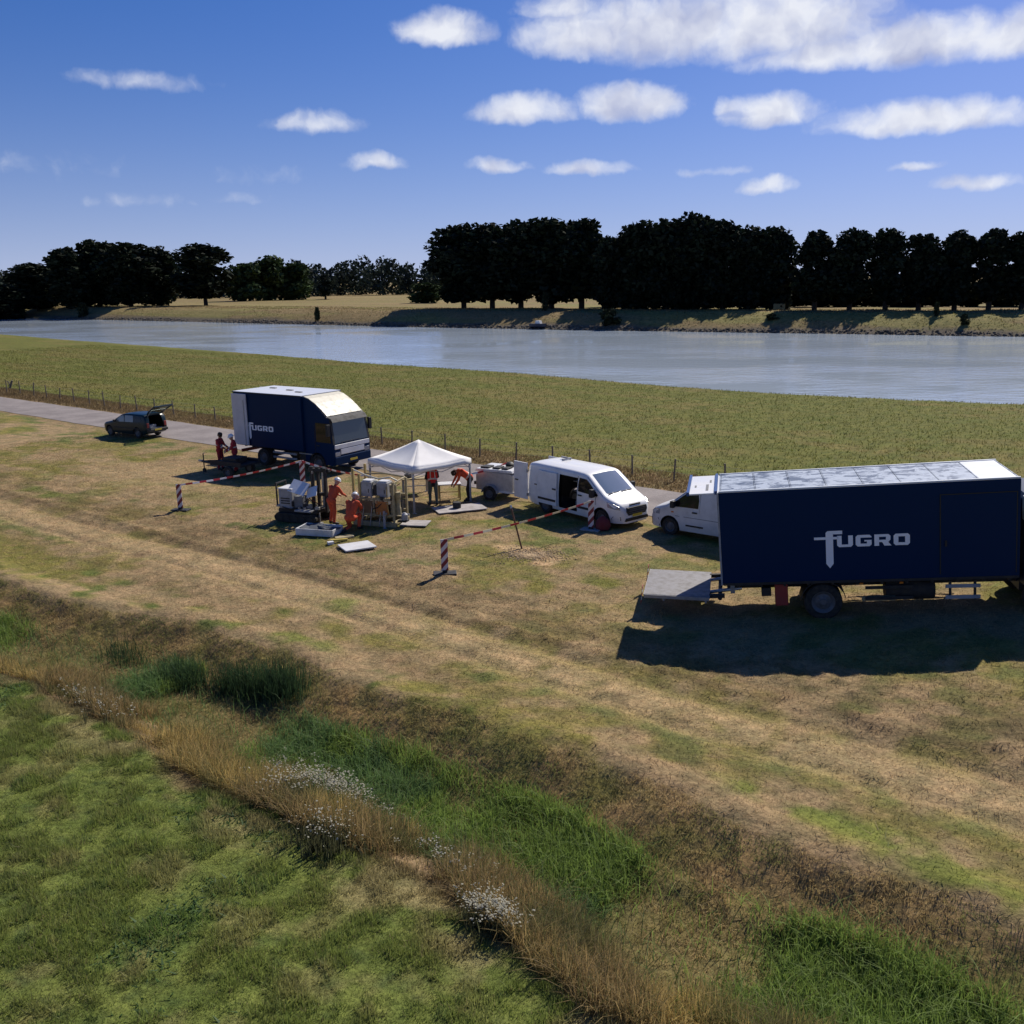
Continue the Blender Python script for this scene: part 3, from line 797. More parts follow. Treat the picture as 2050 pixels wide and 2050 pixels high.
# distant wood in the gap: one mass
r = np.random.default_rng(5)
lob = []
for px in np.arange(-40, 1000, 9):
    d = ray_dir(px, 598); p = Vector((0, 0, CAM_H)) + d * (560 + r.uniform(-30, 60)); zc = (p - Vector((0, 0, CAM_H))).dot(cam_f); mpp = zc / FOC * .5
    top = (547 + 10 * math.sin(px * .031) + r.uniform(-8, 8)); hgt = (600 - top) * mpp
    for j in range(3): lob.append((p.x + r.uniform(-5, 5), p.y + r.uniform(-8, 8), 2.3 + hgt * (j + .6) / 3.4, r.uniform(4, 7), 1.0))
wm = crown_mesh('distant_wood', 300, lob, 30000, 1.1, (.022, .034, .026))
o = bpy.data.objects.new('distant_wood', wm); COL.objects.link(o); tag(o, 'low dark wood far away behind the meadow', 'wood', kind='stuff')
# bushes along the far bank
BUSH = [crown_mesh('bush', 320 + i, lobes_round(330 + i, 20, .8, .1, .6), 900, .13, (.022, .030, .012)) for i in range(2)]
def bush(px, py, hw, hh, label, k=0):
    p = at(px, py, -.2)
    u, v = to_uv(p.x, p.y); v = max(v, float(farw(u)) + 3.2); x, y = to_xy(u, v)
    p = Vector((x, y, gz(x, y))); zc = (p - Vector((0, 0, CAM_H))).dot(cam_f); mpp = zc / FOC * .5
    o = bpy.data.objects.new('bush', BUSH[k % 2]); COL.objects.link(o); o.location = p - Vector((0, 0, .1)); o.scale = (hw * mpp, hw * mpp, hh * mpp)
    return tag(o, label, 'bush', 'bushes on the far bank')
bush(583, 642, 8, 26, 'small dark bush on the far bank below the distant wood', 0)
bush(1873, 652, 9, 26, 'slim dark bush on the far bank, left of a pair')
bush(1930, 655, 13, 20, 'broad low bush on the far bank, right of a pair', 1)
bush(1198, 650, 30, 28, 'wide dark bush at the waterline right of the blue boat', 1)
bush(140, 632, 14, 26, 'dark bush at the waterline under the left clump', 0)
bush(1545, 650, 18, 12, 'low bush on the far bank below the straw bale', 1)
bush(1092, 641, 10, 34, 'upright dark bush beside the blue boat on the far bank', 0)

# ================================================================ THINGS
NAVY = M_('navy_paint', (.0010, .0190, .066), .45, spec=.10)
WHITE = M_('white_paint', (.80, .80, .79), .32, var=.16, vscale=2.0, coat=.35)
WHITE2 = M_('worn_white_paint', (.70, .70, .70), .42, var=.30, vscale=1.6, coat=.15)
PALEROOF = M_('pale_roof', (.62, .66, .70), .40, var=.10, vscale=2)
LETTER = M_('lettering_white', (.90, .90, .91), .6)
BLACK = M_('black_plastic', (.014, .014, .015), .55, var=.2, vscale=6)
RUBBER = M_('tyre_rubber', (.016, .015, .014), .85, var=.5, vscale=9, bump=.3, bscale=60)
DARKMETAL = M_('chassis_metal', (.025, .023, .024), .65, metal=.3, var=.5, vscale=5)
STEEL = M_('steel', (.42, .42, .43), .38, metal=.85, var=.3, vscale=7)
RIM = M_('rim_steel', (.13, .13, .135), .5, metal=.2, var=.4, vscale=9)
GLASS = M_('dark_glass', (.008, .010, .012), .06, spec=.35)
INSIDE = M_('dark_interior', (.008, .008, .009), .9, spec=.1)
GREY = M_('grey_paint', (.17, .175, .18), .5, var=.35, vscale=5)
LGREY = M_('light_grey_paint', (.34, .345, .36), .5, var=.4, vscale=4)
CREAM = M_('cream_paint', (.70, .66, .52), .42, var=.2, vscale=3)
BEIGE = M_('beige_machine_paint', (.40, .33, .18), .6, var=.55, vscale=6)
OCHRE = M_('ochre_post_paint', (.50, .36, .12), .5, var=.3, vscale=6)
ORANGEP = M_('orange_panel_paint', (.50, .17, .03), .5, var=.4, vscale=6)
REDP = M_('red_paint', (.33, .030, .022), .5, var=.3, vscale=6)
DREDP = M_('dark_red_cloth', (.16, .018, .022), .85, var=.3, vscale=9, bump=.5, bscale=12)
LAMP = M_('lamp_glass', (.30, .31, .33), .10, spec=.9, coat=.6)
ORLAMP = M_('orange_lamp', (.60, .18, .02), .25)
PLATE = M_('number_plate_yellow', (.62, .46, .04), .5)
DGREEN = M_('dark_green_blue_paint', (.006, .020, .026), .35, spec=.3, coat=.15)
CANVAS = M_('white_canvas', (.82, .80, .77), .9, var=.08, vscale=2, bump=.12, bscale=5)
WOOD = M_('weathered_wood', (.190, .155, .118), .9, var=.3, vscale=8, bump=.4, bscale=25)
MATGREY = M_('ground_mat_grey', (.40, .37, .36), .7, var=.35, vscale=3)
BLUEC = M_('blue_grey_sheet', (.045, .060, .085), .7, var=.4, vscale=6)
YELLOWP = M_('yellow_paint', (.66, .50, .10), .5, var=.3, vscale=6)

def apply_mods(o):
    dg = bpy.context.evaluated_depsgraph_get(); dg.update()
    me = bpy.data.meshes.new_from_object(o.evaluated_get(dg))
    o.modifiers.clear(); o.data = me
    return o
def cut(o, cutters, smooth=35):
    """take real openings (wheel arches, door holes) out of a body"""
    tmp = []
    for mb, mat in cutters:
        c = mb.build('cutter', mat, o.parent); tmp.append(c)
        if mat.name not in [m.name for m in o.data.materials]: o.data.materials.append(mat)
        b = o.modifiers.new('cut', 'BOOLEAN'); b.operation = 'DIFFERENCE'; b.solver = 'EXACT'; b.object = c
        try: b.material_mode = 'TRANSFER'
        except Exception: pass
    apply_mods(o)
    for c in tmp: bpy.data.objects.remove(c, do_unlink=True)
    o.data.polygons.foreach_set('use_smooth', [True] * len(o.data.polygons))
    o.data.set_sharp_from_angle(angle=rad(smooth))
    return o
def arch(x, r, y0, y1, z=.34):
    return MB().tube((x, y0, z), (x, y1, z), r, r, 28)

WHEEL_CACHE = {}
def wheel(parent, x, y, r, w, side, rimfrac=.62, rimmat=None):
    """side: -1 outer face looks to local -y"""
    key = (r, w, rimfrac, (rimmat or RIM).name)
    if key not in WHEEL_CACHE:
        t = MB().lathe([(r * rimfrac, -w / 2), (r * .93, -w / 2), (r * .985, -w * .40), (r, -w * .28), (r, w * .28), (r * .985, w * .40), (r * .93, w / 2), (r * rimfrac, w / 2)], 30, 'y', cap=False)
        rm = MB().lathe([(r * .10, -w * .44), (r * .16, -w * .44), (r * .20, -w * .34), (r * .44, -w * .22), (r * .50, -w * .34), (r * rimfrac * .98, -w * .49), (r * rimfrac * 1.01, -w * .45), (r * rimfrac * 1.005, w * .45)], 30, 'y')
        for k in range(8):
            a = k * PI / 4
            rm.tube((math.cos(a) * r * .30, -w * .34, math.sin(a) * r * .30), (math.cos(a) * r * .30, -w * .22, math.sin(a) * r * .30), r * .055, None, 8)
        WHEEL_CACHE[key] = (t.mesh('wheel', RUBBER, 40), rm.mesh('rim', rimmat or RIM, 40))
    tm, rmm = WHEEL_CACHE[key]
    o = bpy.data.objects.new('wheel', tm); COL.objects.link(o); o.parent = parent; o.location = (x, y, r)
    if side > 0: o.rotation_euler = (0, 0, PI)
    q = bpy.data.objects.new('rim', rmm); COL.objects.link(q); q.parent = o
    return o

# ---- lofted car bodies
class Body:
    def __init__(s, top, bot, plan, tumble, zb, crown=.025, rc=.14):
        s.top, s.bot, s.plan, s.tumble, s.zb, s.crown, s.rc = top, bot, plan, tumble, zb, crown, rc
    def ip(s, tab, x): return float(np.interp(x, [a for a, _ in tab], [b for _, b in tab]))
    def zt(s, x): return s.ip(s.top, x)
    def z0(s, x): return s.ip(s.bot, x)
    def w(s, x, z):
        W = s.ip(s.plan, x)
        k = min(1, max(0, (z - s.zb)))
        low = min(1, max(0, (s.z0(x) + .22 - z) / .22))
        return W * (1 - s.tumble * k ** 1.25) * (1 - .07 * low)
    def ring(s, x):
        zt, z0 = s.zt(x), s.z0(x); h = zt - z0; rc = min(s.rc, .33 * h)
        side = [(s.w(x, z0 + (h - rc) * t), z0 + (h - rc) * t) for t in (0, .07, .16, .3, .45, .6, .74, .87, 1.0)]
        wt_ = side[-1][0]
        arc = [(wt_ - rc * (1 - math.cos(a)), zt - rc + rc * math.sin(a)) for a in (rad(30), rad(60), rad(90))]
        half = side + arc
        r = [(x, -y, z) for y, z in half] + [(x, -half[-1][0] * .45, zt + s.crown), (x, half[-1][0] * .45, zt + s.crown)] + [(x, y, z) for y, z in reversed(half)]
        return r
    def build(s, name, mat, parent, xs):
        mb = MB().rings([s.ring(x) for x in xs])
        return mb.build(name, mat, parent, smooth=35)
    def side_panel(s, poly, side, off=.012, thick=.03):
        """a panel lying on the flank: poly in (x, z)"""
        # resample edges so that the panel follows the curved flank
        n = len(poly)
        o = [(x, side * (s.w(x, z) + off), z) for x, z in poly]; i = [(x, side * (s.w(x, z) + off - thick), z) for x, z in poly]
        fs = [tuple(range(n)), tuple(range(n, 2 * n))[::-1]] + [(k, k + n, (k + 1) % n + n, (k + 1) % n) for k in range(n)]
        return MB().add(o + i, fs)
    def top_panel(s, x0, x1, inset0, inset1, off=.015, nx=6, ny=6):
        """a panel lying on the upper surface between two stations (windscreen, bonnet)"""
        vs = []; fs = []
        for lev in (off, off - .03):
            for a in range(nx + 1):
                x = x0 + (x1 - x0) * a / nx; zt = s.zt(x); h = zt - s.z0(x); rc = min(s.rc, .33 * h)
                wm = s.w(x, zt - rc) - (inset0 + (inset1 - inset0) * a / nx)
                dz = (s.zt(x + .02) - s.zt(x - .02)) / .04; nl = math.hypot(1, dz)
                for b in range(ny + 1):
                    y = wm * (2 * b / ny - 1)
                    e = max(0, abs(y) - (s.w(x, zt - rc) - rc)) ; drop = rc - math.sqrt(max(0, rc * rc - e * e)) if e > 0 else -s.crown * (1 - abs(y) / max(.01, s.w(x, zt - rc) - rc)) * .9
                    vs.append((x - dz / nl * lev, y, zt - drop + lev / nl))
        m_ = (nx + 1) * (ny + 1); g = lambda a, b, l: l * m_ + a * (ny + 1) + b
        for a in range(nx):
            for b in range(ny):
                fs.append((g(a, b, 0), g(a + 1, b, 0), g(a + 1, b + 1, 0), g(a, b + 1, 0))); fs.append((g(a, b, 1), g(a, b + 1, 1), g(a + 1, b + 1, 1), g(a + 1, b, 1)))
        for a in range(nx):
            for b in (0, ny): fs.append((g(a, b, 0), g(a, b, 1), g(a + 1, b, 1), g(a + 1, b, 0)))
        for b in range(ny):
            for a in (0, nx): fs.append((g(a, b, 0), g(a, b + 1, 0), g(a, b + 1, 1), g(a, b, 1)))
        return MB().add(vs, fs)

def stations(a, b, n, extra=()):
    return sorted(set([round(a + (b - a) * i / n, 3) for i in range(n + 1)] + list(extra)))

# ---------------------------------------------------------------- lettering
def glyphs(h):
    """blocky letters of height h: lists of (x, z) polygons, own advance; the f is a dagger"""
    w = h * 1.28; t = h * .30; c = h * .16
    def R_(x0, z0, x1, z1): return [(x0, z0), (x1, z0), (x1, z1), (x0, z1)]
    U = [[(c, 0), (w - c, 0), (w, c), (w, t * .72), (0, t * .72), (0, c)], R_(0, t * .72, t * 1.25, h), R_(w - t * 1.25, t * .72, w, h)]
    Gg = [[(c, 0), (w - c, 0), (w, c), (w, t * .8), (0, t * .8), (0, c)], R_(0, t * .8, t * 1.3, h - t * .8), [(0, h - t * .8), (w, h - t * .8), (w, h - c), (w - c, h), (c, h), (0, h - c)], R_(w - t * 1.25, t * .8, w, h * .55), R_(w * .55, h * .42, w - t * 1.25, h * .55)]
    Rr = [R_(0, 0, t * 1.25, h), [(t * 1.25, h - t * .75), (w, h - t * .75), (w, h - c), (w - c, h), (t * 1.25, h)], R_(w - t * 1.2, h * .52, w, h - t * .75), [(t * 1.25, h * .32), (w - c, h * .32), (w, h * .52), (t * 1.25, h * .52)], [(w * .48, h * .32), (w * .62, 0), (w * 1.06, 0), (w * .86, h * .32)]]
    O = [[(c, 0), (w - c, 0), (w, c), (w, t * .8), (0, t * .8), (0, c)], R_(0, t * .8, t * 1.25, h - t * .8), R_(w - t * 1.25, t * .8, w, h - t * .8), [(0, h - t * .8), (w, h - t * .8), (w, h - c), (w - c, h), (c, h), (0, h - c)]]
    s = h * .60
    f = [[(0, -h * 1.45), (s / 2, -h * 1.85), (s, -h * 1.45), (s, h * .70), (0, h * .70)], R_(0, h * .70, s, h * .92), [(0, h * .92), (s, h * .92), (s, h * 1.15), (0, h * 1.15)],
         R_(-h * .95, h * .70, 0, h * .92), R_(s, h * .70, s + h * .42, h * .92), [(0, h * 1.15), (s + h * .75, h * 1.15), (s + h * .75, h * 1.45), (c, h * 1.45), (0, h * 1.45 - c)]]
    adv = w + h * .22
    return {'f': (f, s + h * .32), 'U': (U, adv), 'G': (Gg, adv), 'R': (Rr, adv * 1.02), 'O': (O, adv)}
def lettering(parent, x, z, y, h, text='fUGRO', flip=False, thick=.006):
    g = glyphs(h)
    for ch in text:
        polys, adv = g[ch]
        mb = MB()
        for p in polys: mb.prism([(x + a, z + b) for a, b in p], y - thick, y + thick * .2, 'y')
        mb.build('letter', LETTER, parent)
        x += adv

# ---------------------------------------------------------------- large navy box truck
def big_truck():
    hd = rad(-12.83); nose = rad(4.91)             # parked nose-up on the rising grass
    L, Wd, z0, z1 = 7.43, 2.44, 1.06, 3.66
    t = empty('box_truck', (6.114, 25.986, -.016), hd, 'long navy blue box truck with white dagger lettering and lowered tail lift', 'truck')
    t.rotation_euler = (0, -nose, hd)
    hw = Wd / 2
    bx = MB().box((L / 2, 0, (z0 + z1) / 2), (L, Wd, z1 - z0)).build('cargo_box', NAVY, t, bevel=.025)
    # roof: nine pale panels between ribs
    rm = bpy.data.materials.new('roof_skin'); rm.use_nodes = True
    tt = NT(rm.node_tree); b = rm.node_tree.nodes['Principled BSDF']; tcx = tt.n('ShaderNodeTexCoord')
    mp = tt.n('ShaderNodeMapping'); rm.node_tree.links.new(tcx.outputs['Object'], mp.inputs[0]); mp.inputs['Scale'].default_value = (1.25, 1.9, 1)
    nz1 = tt.noise(mp.outputs[0], 1.6, 6, .7, .8)
    tt.put(b.inputs['Base Color'], tt.mix(tt.ramp(nz1, .46, .58), (.46, .51, .56), (.085, .11, .15)))
    b.inputs['Roughness'].default_value = .35
    nr = 8
    for i in range(nr):
        a = .05 + (L - .1) * i / nr; e = .05 + (L - .1) * (i + 1) / nr
        MB().box(((a + e) / 2, 0, z1 + .012), (e - a - .045, Wd - .16, .025)).build('roof_panel', rm if i < nr - 1 else PALEROOF, t)
    for y in (-1, 1): MB().box((L / 2, y * (hw - .035), z1 + .02), (L - .02, .07, .05)).build('roof_edge_rail', PALEROOF, t, bevel=.01)
    for i in range(nr + 1):
        a = .05 + (L - .1) * i / nr; MB().box((a, 0, z1 + .018), (.022, Wd - .15, .030)).build('roof_rib', rm, t)
    # corner posts and lower rail
    for y in (-1, 1): MB().box((-.02, y * (hw - .03), (z0 + z1) / 2), (.05, .07, z1 - z0)).build('rear_post', LGREY, t, bevel=.008)
    MB().box((L / 2, -hw - .004, z0 + .03), (L - .05, .02, .07)).build('lower_rail', DARKMETAL, t)
    MB().box((L / 2, hw + .004, z0 + .03), (L - .05, .02, .07)).build('lower_rail', DARKMETAL, t)
    # side door outline (thin rubber seals) with handle
    dr = MB().box((6.44, -hw - .006, 2.28), (1.78, .012, 2.08)).build('side_door', NAVY, t)
    sl = MB()
    sl.box((5.54, -hw - .008, 2.28), (.025, .02, 2.13)); sl.box((6.44, -hw - .008, 3.335), (1.80, .02, .022)); sl.box((7.34, -hw - .008, 2.28), (.022, .02, 2.13))
    sl.build('door_seal', M_('seal', (.035, .030, .016), .8), dr)
    MB().box((5.67, -hw - .03, 2.05), (.05, .035, .16)).build('door_handle', BLACK, dr)
    lettering(t, 2.72, 2.04, -hw, .31)
    # raised rear canopy flap: white with blue ends
    fl = MB().box((-.395, 0, z1 - .015), (.87, Wd - .06, .04)).build('rear_canopy_flap', WHITE, t, bevel=.008)
    BLUE = M_('blue_edge_paint', (.010, .060, .21), .4)
    for x in (-.80, -.06): MB().box((x, 0, z1 + .005), (.075, Wd - .04, .10)).build('flap_edge', BLUE, fl)
    for x, y, a, b_ in ((-.62, -.25, .05, .22), (-.30, -.45, .07, .75), (-.22, .35, .05, .30)): MB().box((x, y, z1 + .0125), (a, b_, .006)).build('flap_stain', GREY, fl)
    # open rear: flat dark sheet painted for the shade inside
    MB().box((-.012, 0, (z0 + z1) / 2 - .02), (.03, Wd - .18, z1 - z0 - .2)).build('rear_opening_shade', INSIDE, t)
    # chassis
    ch = MB()
    for y in (-.42, .42): ch.box((4.7, y, .86), (9.2, .09, .26))
    for x in (.6, 1.9, 4.2, 5.6, 7.2): ch.box((x, 0, .86), (.10, .84, .18))
    for x in np.arange(.4, 7.4, .62): ch.box((x, 0, 1.015), (.07, 2.30, .09))
    ch.build('chassis', DARKMETAL, t)
    MB().box((1.55, -.9, .70), (.34, .40, .60)).build('support_bracket', REDP, t, bevel=.02)
    MB().tube((2.62, -1.0, .5), (2.62, 1.0, .5), .09).build('rear_axle', DARKMETAL, t)
    for s in (-1, 1):
        wheel(t, 2.62, s * 1.06, .50, .27, s); wheel(t, 2.62, s * .74, .50, .27, s)
        wheel(t, 8.05, s * 1.05, .50, .28, s)
        mg = MB()
        for k in range(9):
            a0, a1 = rad(10 + k * 160 / 9), rad(10 + (k + 1) * 160 / 9)
            p = [(2.62 + math.cos(a) * r, .5 + math.sin(a) * r) for a, r in ((a0, .58), (a1, .58), (a1, .60), (a0, .60))]
            mg.prism(p, s * 1.20, s * .62, 'y')
        mg.build('mudguard', BLACK, t)
    # underrun bars, tank, boxes
    for s in (-1, 1):
        for z in (.86, .56): MB().box((6.1, s * 1.16, z), (.85, .03, .10)).build('side_guard_bar', LGREY, t, bevel=.008)
        for x in (5.8, 6.4): MB().box((x, s * 1.11, .74), (.06, .05, .52)).build('guard_upright', DARKMETAL, t)
        for z in (.86, .56): MB().box((4.3, s * 1.12, z), (1.2, .03, .09)).build('side_guard_bar', DARKMETAL, t, bevel=.008)
    MB().lathe([(.05, -.62), (.28, -.62), (.31, -.58), (.31, .58), (.28, .62), (.05, .62)], 20, 'x', (4.85, -.72, .70)).build('fuel_tank', DARKMETAL, t, smooth=40)
    MB().box((4.05, -1.00, .52), (.85, .10, .13)).build('air_tank_bracket', BEIGE, t, bevel=.02)
    MB().box((1.15, -.95, .80), (.26, .30, .24)).build('lamp_bracket', BLACK, t, bevel=.02)
    for x in (3.6, 4.6): MB().box((x, -1.15, .99), (.09, .04, .05)).build('marker_lamp', ORLAMP, t)
    # tail lift
    pl = MB().box((0, 0, 0), (1.82, Wd - .06, .055)).build('tail_lift_platform', M_('lift_plate', (.20, .195, .20), .55, metal=.25, var=.3, vscale=5, bump=.15, bscale=30), t, bevel=.01, loc=(-1.28, 0, .77))
    pl.rotation_euler = (0, nose, 0)             # the platform itself hangs level
    MB().box((0, -hw + .02, -.03), (1.80, .03, .09)).build('platform_edge', STEEL, pl)
    MB().box((-.89, 0, 0), (.05, Wd - .05, .05)).build('platform_lip', STEEL, pl)
    for y in (-.55, .55): MB().tube((-.45, y, .66), (.5, y, .76), .05).box((.25, y, .82), (.12, .10, .40)).build('lift_arm', STEEL, t)
    MB().tube((-.1, -1.0, .62), (-.1, 1.0, .62), .06).box((-.18, -.95, .68), (.42, .12, .10)).box((-.20, .95, .68), (.42, .12, .10)).build('lift_beam', DARKMETAL, t)
    for x in (-.37, .80): MB().tube((x, -.9, -.06), (x, -.9, -.24), .035, .03, 10).build('lift_foot', LGREY, pl)
    # striped warning flags on the platform corners
    for y in (-1.0, 1.0):
        for k in range(5): MB().box((-.955 - .008 * k, y + .02 * math.sin(k), .16 - .10 * k), (.014, .22, .098)).build('flag_stripe', REDP if k % 2 == 0 else WHITE2, pl)
    # cab (only its rear edge is in the picture)
    cx = L + .12
    cb = MB().prism([(cx, .55), (cx + 2.05, .45), (cx + 2.15, 1.2), (cx + 2.08, 1.6), (cx + 1.80, 2.95), (cx + 1.6, 3.10), (cx + .1, 3.15), (cx, 3.05)], -1.20, 1.20, 'y').build('cab', NAVY, t)
    cut(cb, [(arch(8.05, .60, -1.4, -.7, .5), BLACK), (arch(8.05, .60, .7, 1.4, .5), BLACK)])
    MB().prism([(cx + .75, 1.75), (cx + 1.95, 1.75), (cx + 1.72, 2.65), (cx + .75, 2.65)], -1.212, -1.19, 'y').build('side_window', GLASS, cb)
    MB().prism([(cx + .75, 1.75), (cx + 1.95, 1.75), (cx + 1.72, 2.65), (cx + .75, 2.65)], 1.19, 1.212, 'y').build('side_window', GLASS, cb)
    MB().hexa([(cx + 2.085, -1.08, 1.64), (cx + 2.115, -1.08, 1.64), (cx + 2.115, 1.08, 1.64), (cx + 2.085, 1.08, 1.64)], [(cx + 1.80, -1.02, 2.9), (cx + 1.83, -1.02, 2.9), (cx + 1.83, 1.02, 2.9), (cx + 1.80, 1.02, 2.9)]).build('windscreen', GLASS, cb)
    MB().box((cx + .03, -1.1, 2.86), (.12, .28, .62)).build('air_deflector', WHITE2, cb, bevel=.03)
    MB().box((cx + 2.15, 0, .9), (.06, 1.6, .5)).build('grille', BLACK, cb)
    return t
big_truck()

# ---------------------------------------------------------------- small navy box truck with curved roof deflector
def small_truck():
    hd = rad(-33.4)
    f = Vector((math.cos(hd), math.sin(hd), 0)); l = Vector((-f.y, f.x, 0))
    Wd = 2.9; hw = Wd / 2; L = 4.9; z0, z1 = 1.0, 3.77; xr = 1.85; xf = L + .80
    o = Vector((-13.70, 50.97, 0))
    t = empty('box_truck', (o.x, o.y, .02), hd, 'small navy box truck with white roof and open rear door, parked on the road', 'truck')
    MB().box((L / 2, 0, (z0 + z1) / 2), (L, Wd, z1 - z0)).build('cargo_box', NAVY, t, bevel=.03)
    rf = MB().box((L / 2, 0, z1 + .03), (L + .04, Wd - .02, .05)).build('roof', WHITE, t, bevel=.01)
    for x, y in ((1.0, .45), (2.6, .1), (3.7, -.35)): MB().box((x, y, z1 + .075), (.42, .16, .035)).build('roof_hatch', GREY, rf, bevel=.01)
    ed = MB(); 
    for y in (-1, 1): ed.box((L / 2, y * (hw - .005), z1 + .015), (L + .06, .05, .05))
    ed.box((-.01, 0, z1 + .015), (.05, Wd + .02, .05))
    ed.build('roof_edge_trim', BLACK, t)
    # open rear door folded back along the flank
    dr = MB().box((.50, -hw - .07, (z0 + z1) / 2), (1.08, .06, z1 - z0 - .10)).build('rear_door', M_('door_inner_panel', (.58, .58, .61), .6, var=.15, vscale=2), t, bevel=.012)
    for z in (1.5, 2.3, 3.1): MB().box((-.02, -hw - .05, z), (.10, .09, .06)).build('hinge', STEEL, dr)
    MB().tube((.85, -hw - .115, 1.1), (.85, -hw - .115, 3.4), .015).build('lock_rod', STEEL, dr)
    d2 = MB().box((-.52, hw - .08, (z0 + z1) / 2), (1.05, .06, z1 - z0 - .10), (0, 0, 0)).build('rear_door', WHITE2, t, bevel=.012)
    MB().box((-.012, 0, (z0 + z1) / 2), (.03, Wd - .2, z1 - z0 - .2)).build('rear_opening_shade', INSIDE, t)  # near-black sheet on the solid box stands in for the shaded inside
    lettering(t, 1.02, 1.86, -hw, .27)
    # cab with sweeping deflector in one side shape
    X = L
    prof = [(X, .55), (X + 1.80, .42), (X + 1.95, .55), (X + 1.95, 1.36), (X + 1.92, 1.50), (X + 1.74, 2.70), (X + 1.62, 2.80), (X + 1.22, 3.12), (X + .80, 3.42), (X + .36, 3.65), (X, 3.74)]
    cb = MB().prism(prof, -1.32, 1.32, 'y').build('cab', NAVY, t)
    cut(cb, [(arch(xf, .56, -1.6, -.72, .46), BLACK), (arch(xf, .56, .72, 1.6, .46), BLACK)], 30)
    dp = [(X + 1.56, 2.86), (X + 1.23, 3.13), (X + .81, 3.435), (X + .37, 3.665), (X + .05, 3.75)]
    mb = MB()
    for (a, b), (c, d) in zip(dp[:-1], dp[1:]):
        nx, nz_ = (b - d), (c - a); ln = math.hypot(nx, nz_); nx, nz_ = abs(nx) / ln * .03, abs(nz_) / ln * .03
        mb.hexa([(a, -1.26, b), (a, 1.26, b), (c, 1.26, d), (c, -1.26, d)], [(a + nx, -1.26, b + nz_), (a + nx, 1.26, b + nz_), (c + nx, 1.26, d + nz_), (c + nx, -1.26, d + nz_)])
    mb.build('wind_deflector', CREAM, cb, smooth=30)
    MB().hexa([(X + 1.70, -1.30, 2.70), (X + 1.92, -1.26, 2.58), (X + 1.92, 1.26, 2.58), (X + 1.70, 1.30, 2.70)], [(X + 1.60, -1.30, 2.83), (X + 1.80, -1.26, 2.76), (X + 1.80, 1.26, 2.76), (X + 1.60, 1.30, 2.83)]).build('sun_visor', BLACK, cb)
    MB().hexa([(X + 1.905, -1.20, 1.53), (X + 1.945, -1.20, 1.53), (X + 1.945, 1.20, 1.53), (X + 1.905, 1.20, 1.53)], [(X + 1.735, -1.16, 2.66), (X + 1.775, -1.16, 2.66), (X + 1.775, 1.16, 2.66), (X + 1.735, 1.16, 2.66)]).build('windscreen', M_('windscreen_glass', (.035, .042, .045), .08, spec=.7, coat=.3), cb)
    for s in (-1, 1): MB().hexa([(X + 1.90, s * 1.26 - .06, 1.50), (X + 1.95, s * 1.26 - .06, 1.50), (X + 1.95, s * 1.26 + .06, 1.50), (X + 1.90, s * 1.26 + .06, 1.50)], [(X + 1.73, s * 1.25 - .06, 2.70), (X + 1.78, s * 1.25 - .06, 2.70), (X + 1.78, s * 1.25 + .06, 2.70), (X + 1.73, s * 1.25 + .06, 2.70)]).build('windscreen_pillar', BLACK, cb)
    MB().box((X + 1.94, .1, 1.56), (.03, 1.7, .02), (0, 0, .03)).build('wiper', BLACK, cb)
    for s in (-1, 1):
        MB().prism([(X + .80, 1.56), (X + 1.82, 1.56), (X + 1.66, 2.52), (X + .80, 2.52)], s * 1.31, s * 1.332, 'y').build('side_window', GLASS, cb)
        MB().box((X + .72, s * 1.325, 1.55), (.02, .015, 1.75)).build('door_gap', BLACK, cb)
        MB().box((X + .92, s * 1.34, 1.38), (.18, .03, .05)).build('door_handle', BLACK, cb)
        MB().tube((X + 1.66, s * 1.30, 2.52), (X + 1.84, s * 1.50, 2.52), .018).box((X + 1.82, s * 1.52, 2.22), (.14, .20, .58)).build('mirror', BLACK, cb, bevel=.03)
        MB().box((X + 1.955, s * 1.06, 1.00), (.07, .36, .22)).build('headlight', LAMP, cb, bevel=.02)
        wheel(t, xf, s * 1.17, .46, .26, s); wheel(t, xr, s * 1.24, .46, .25, s); wheel(t, xr, s * .95, .46, .25, s)
        for z in (.80, .55): MB().box((3.4, s * 1.30, z), (1.7, .03, .10)).build('side_guard_bar', LGREY, t, bevel=.008)
        MB().box((X + .02, s * 1.27, .90), (.90, .14, .05)).build('step_edge', STEEL, t)
    MB().box((X + .0, -1.22, .64), (.85, .12, .46)).build('battery_box', DARKMETAL, t, bevel=.02)
    MB().box((X + 1.965, 0, 1.36), (.06, 2.50, .22)).build('front_panel', WHITE, cb, bevel=.02)
    gr = MB().box((X + 1.965, 0, 1.09), (.06, 1.70, .28)).build('grille', WHITE, cb, bevel=.02)
    MB().box((X + 1.95, 0, .66), (.14, 2.60, .42)).build('bumper', NAVY, cb, bevel=.04)
    MB().box((X + 2.028, 0, .62), (.012, .52, .11)).build('number_plate', PLATE, cb)
    ch = MB()
    for y in (-.4, .4): ch.box((3.2, y, .80), (6.4, .08, .22))
    for x in np.arange(.3, 4.9, .6): ch.box((x, 0, .93), (.06, 2.3, .08))
    ch.tube((xr, -.9, .46), (xr, .9, .46), .08)
    ch.build('chassis', DARKMETAL, t)
    MB().box((-.06, 0, .62), (.08, 2.2, .16)).build('rear_bar', REDP, t)
    return t, o, f, l
ST, ST_O, ST_F, ST_L = small_truck()

# ---------------------------------------------------------------- vans
def van_common(t, B, L, xf, xr, rw, paint, near):
    for s in (-1, 1):
        wheel(t, xf, s * (B.w(xf, .4) - .115), rw, .22, s, .60); wheel(t, xr, s * (B.w(xr, .4) - .115), rw, .22, s, .60)

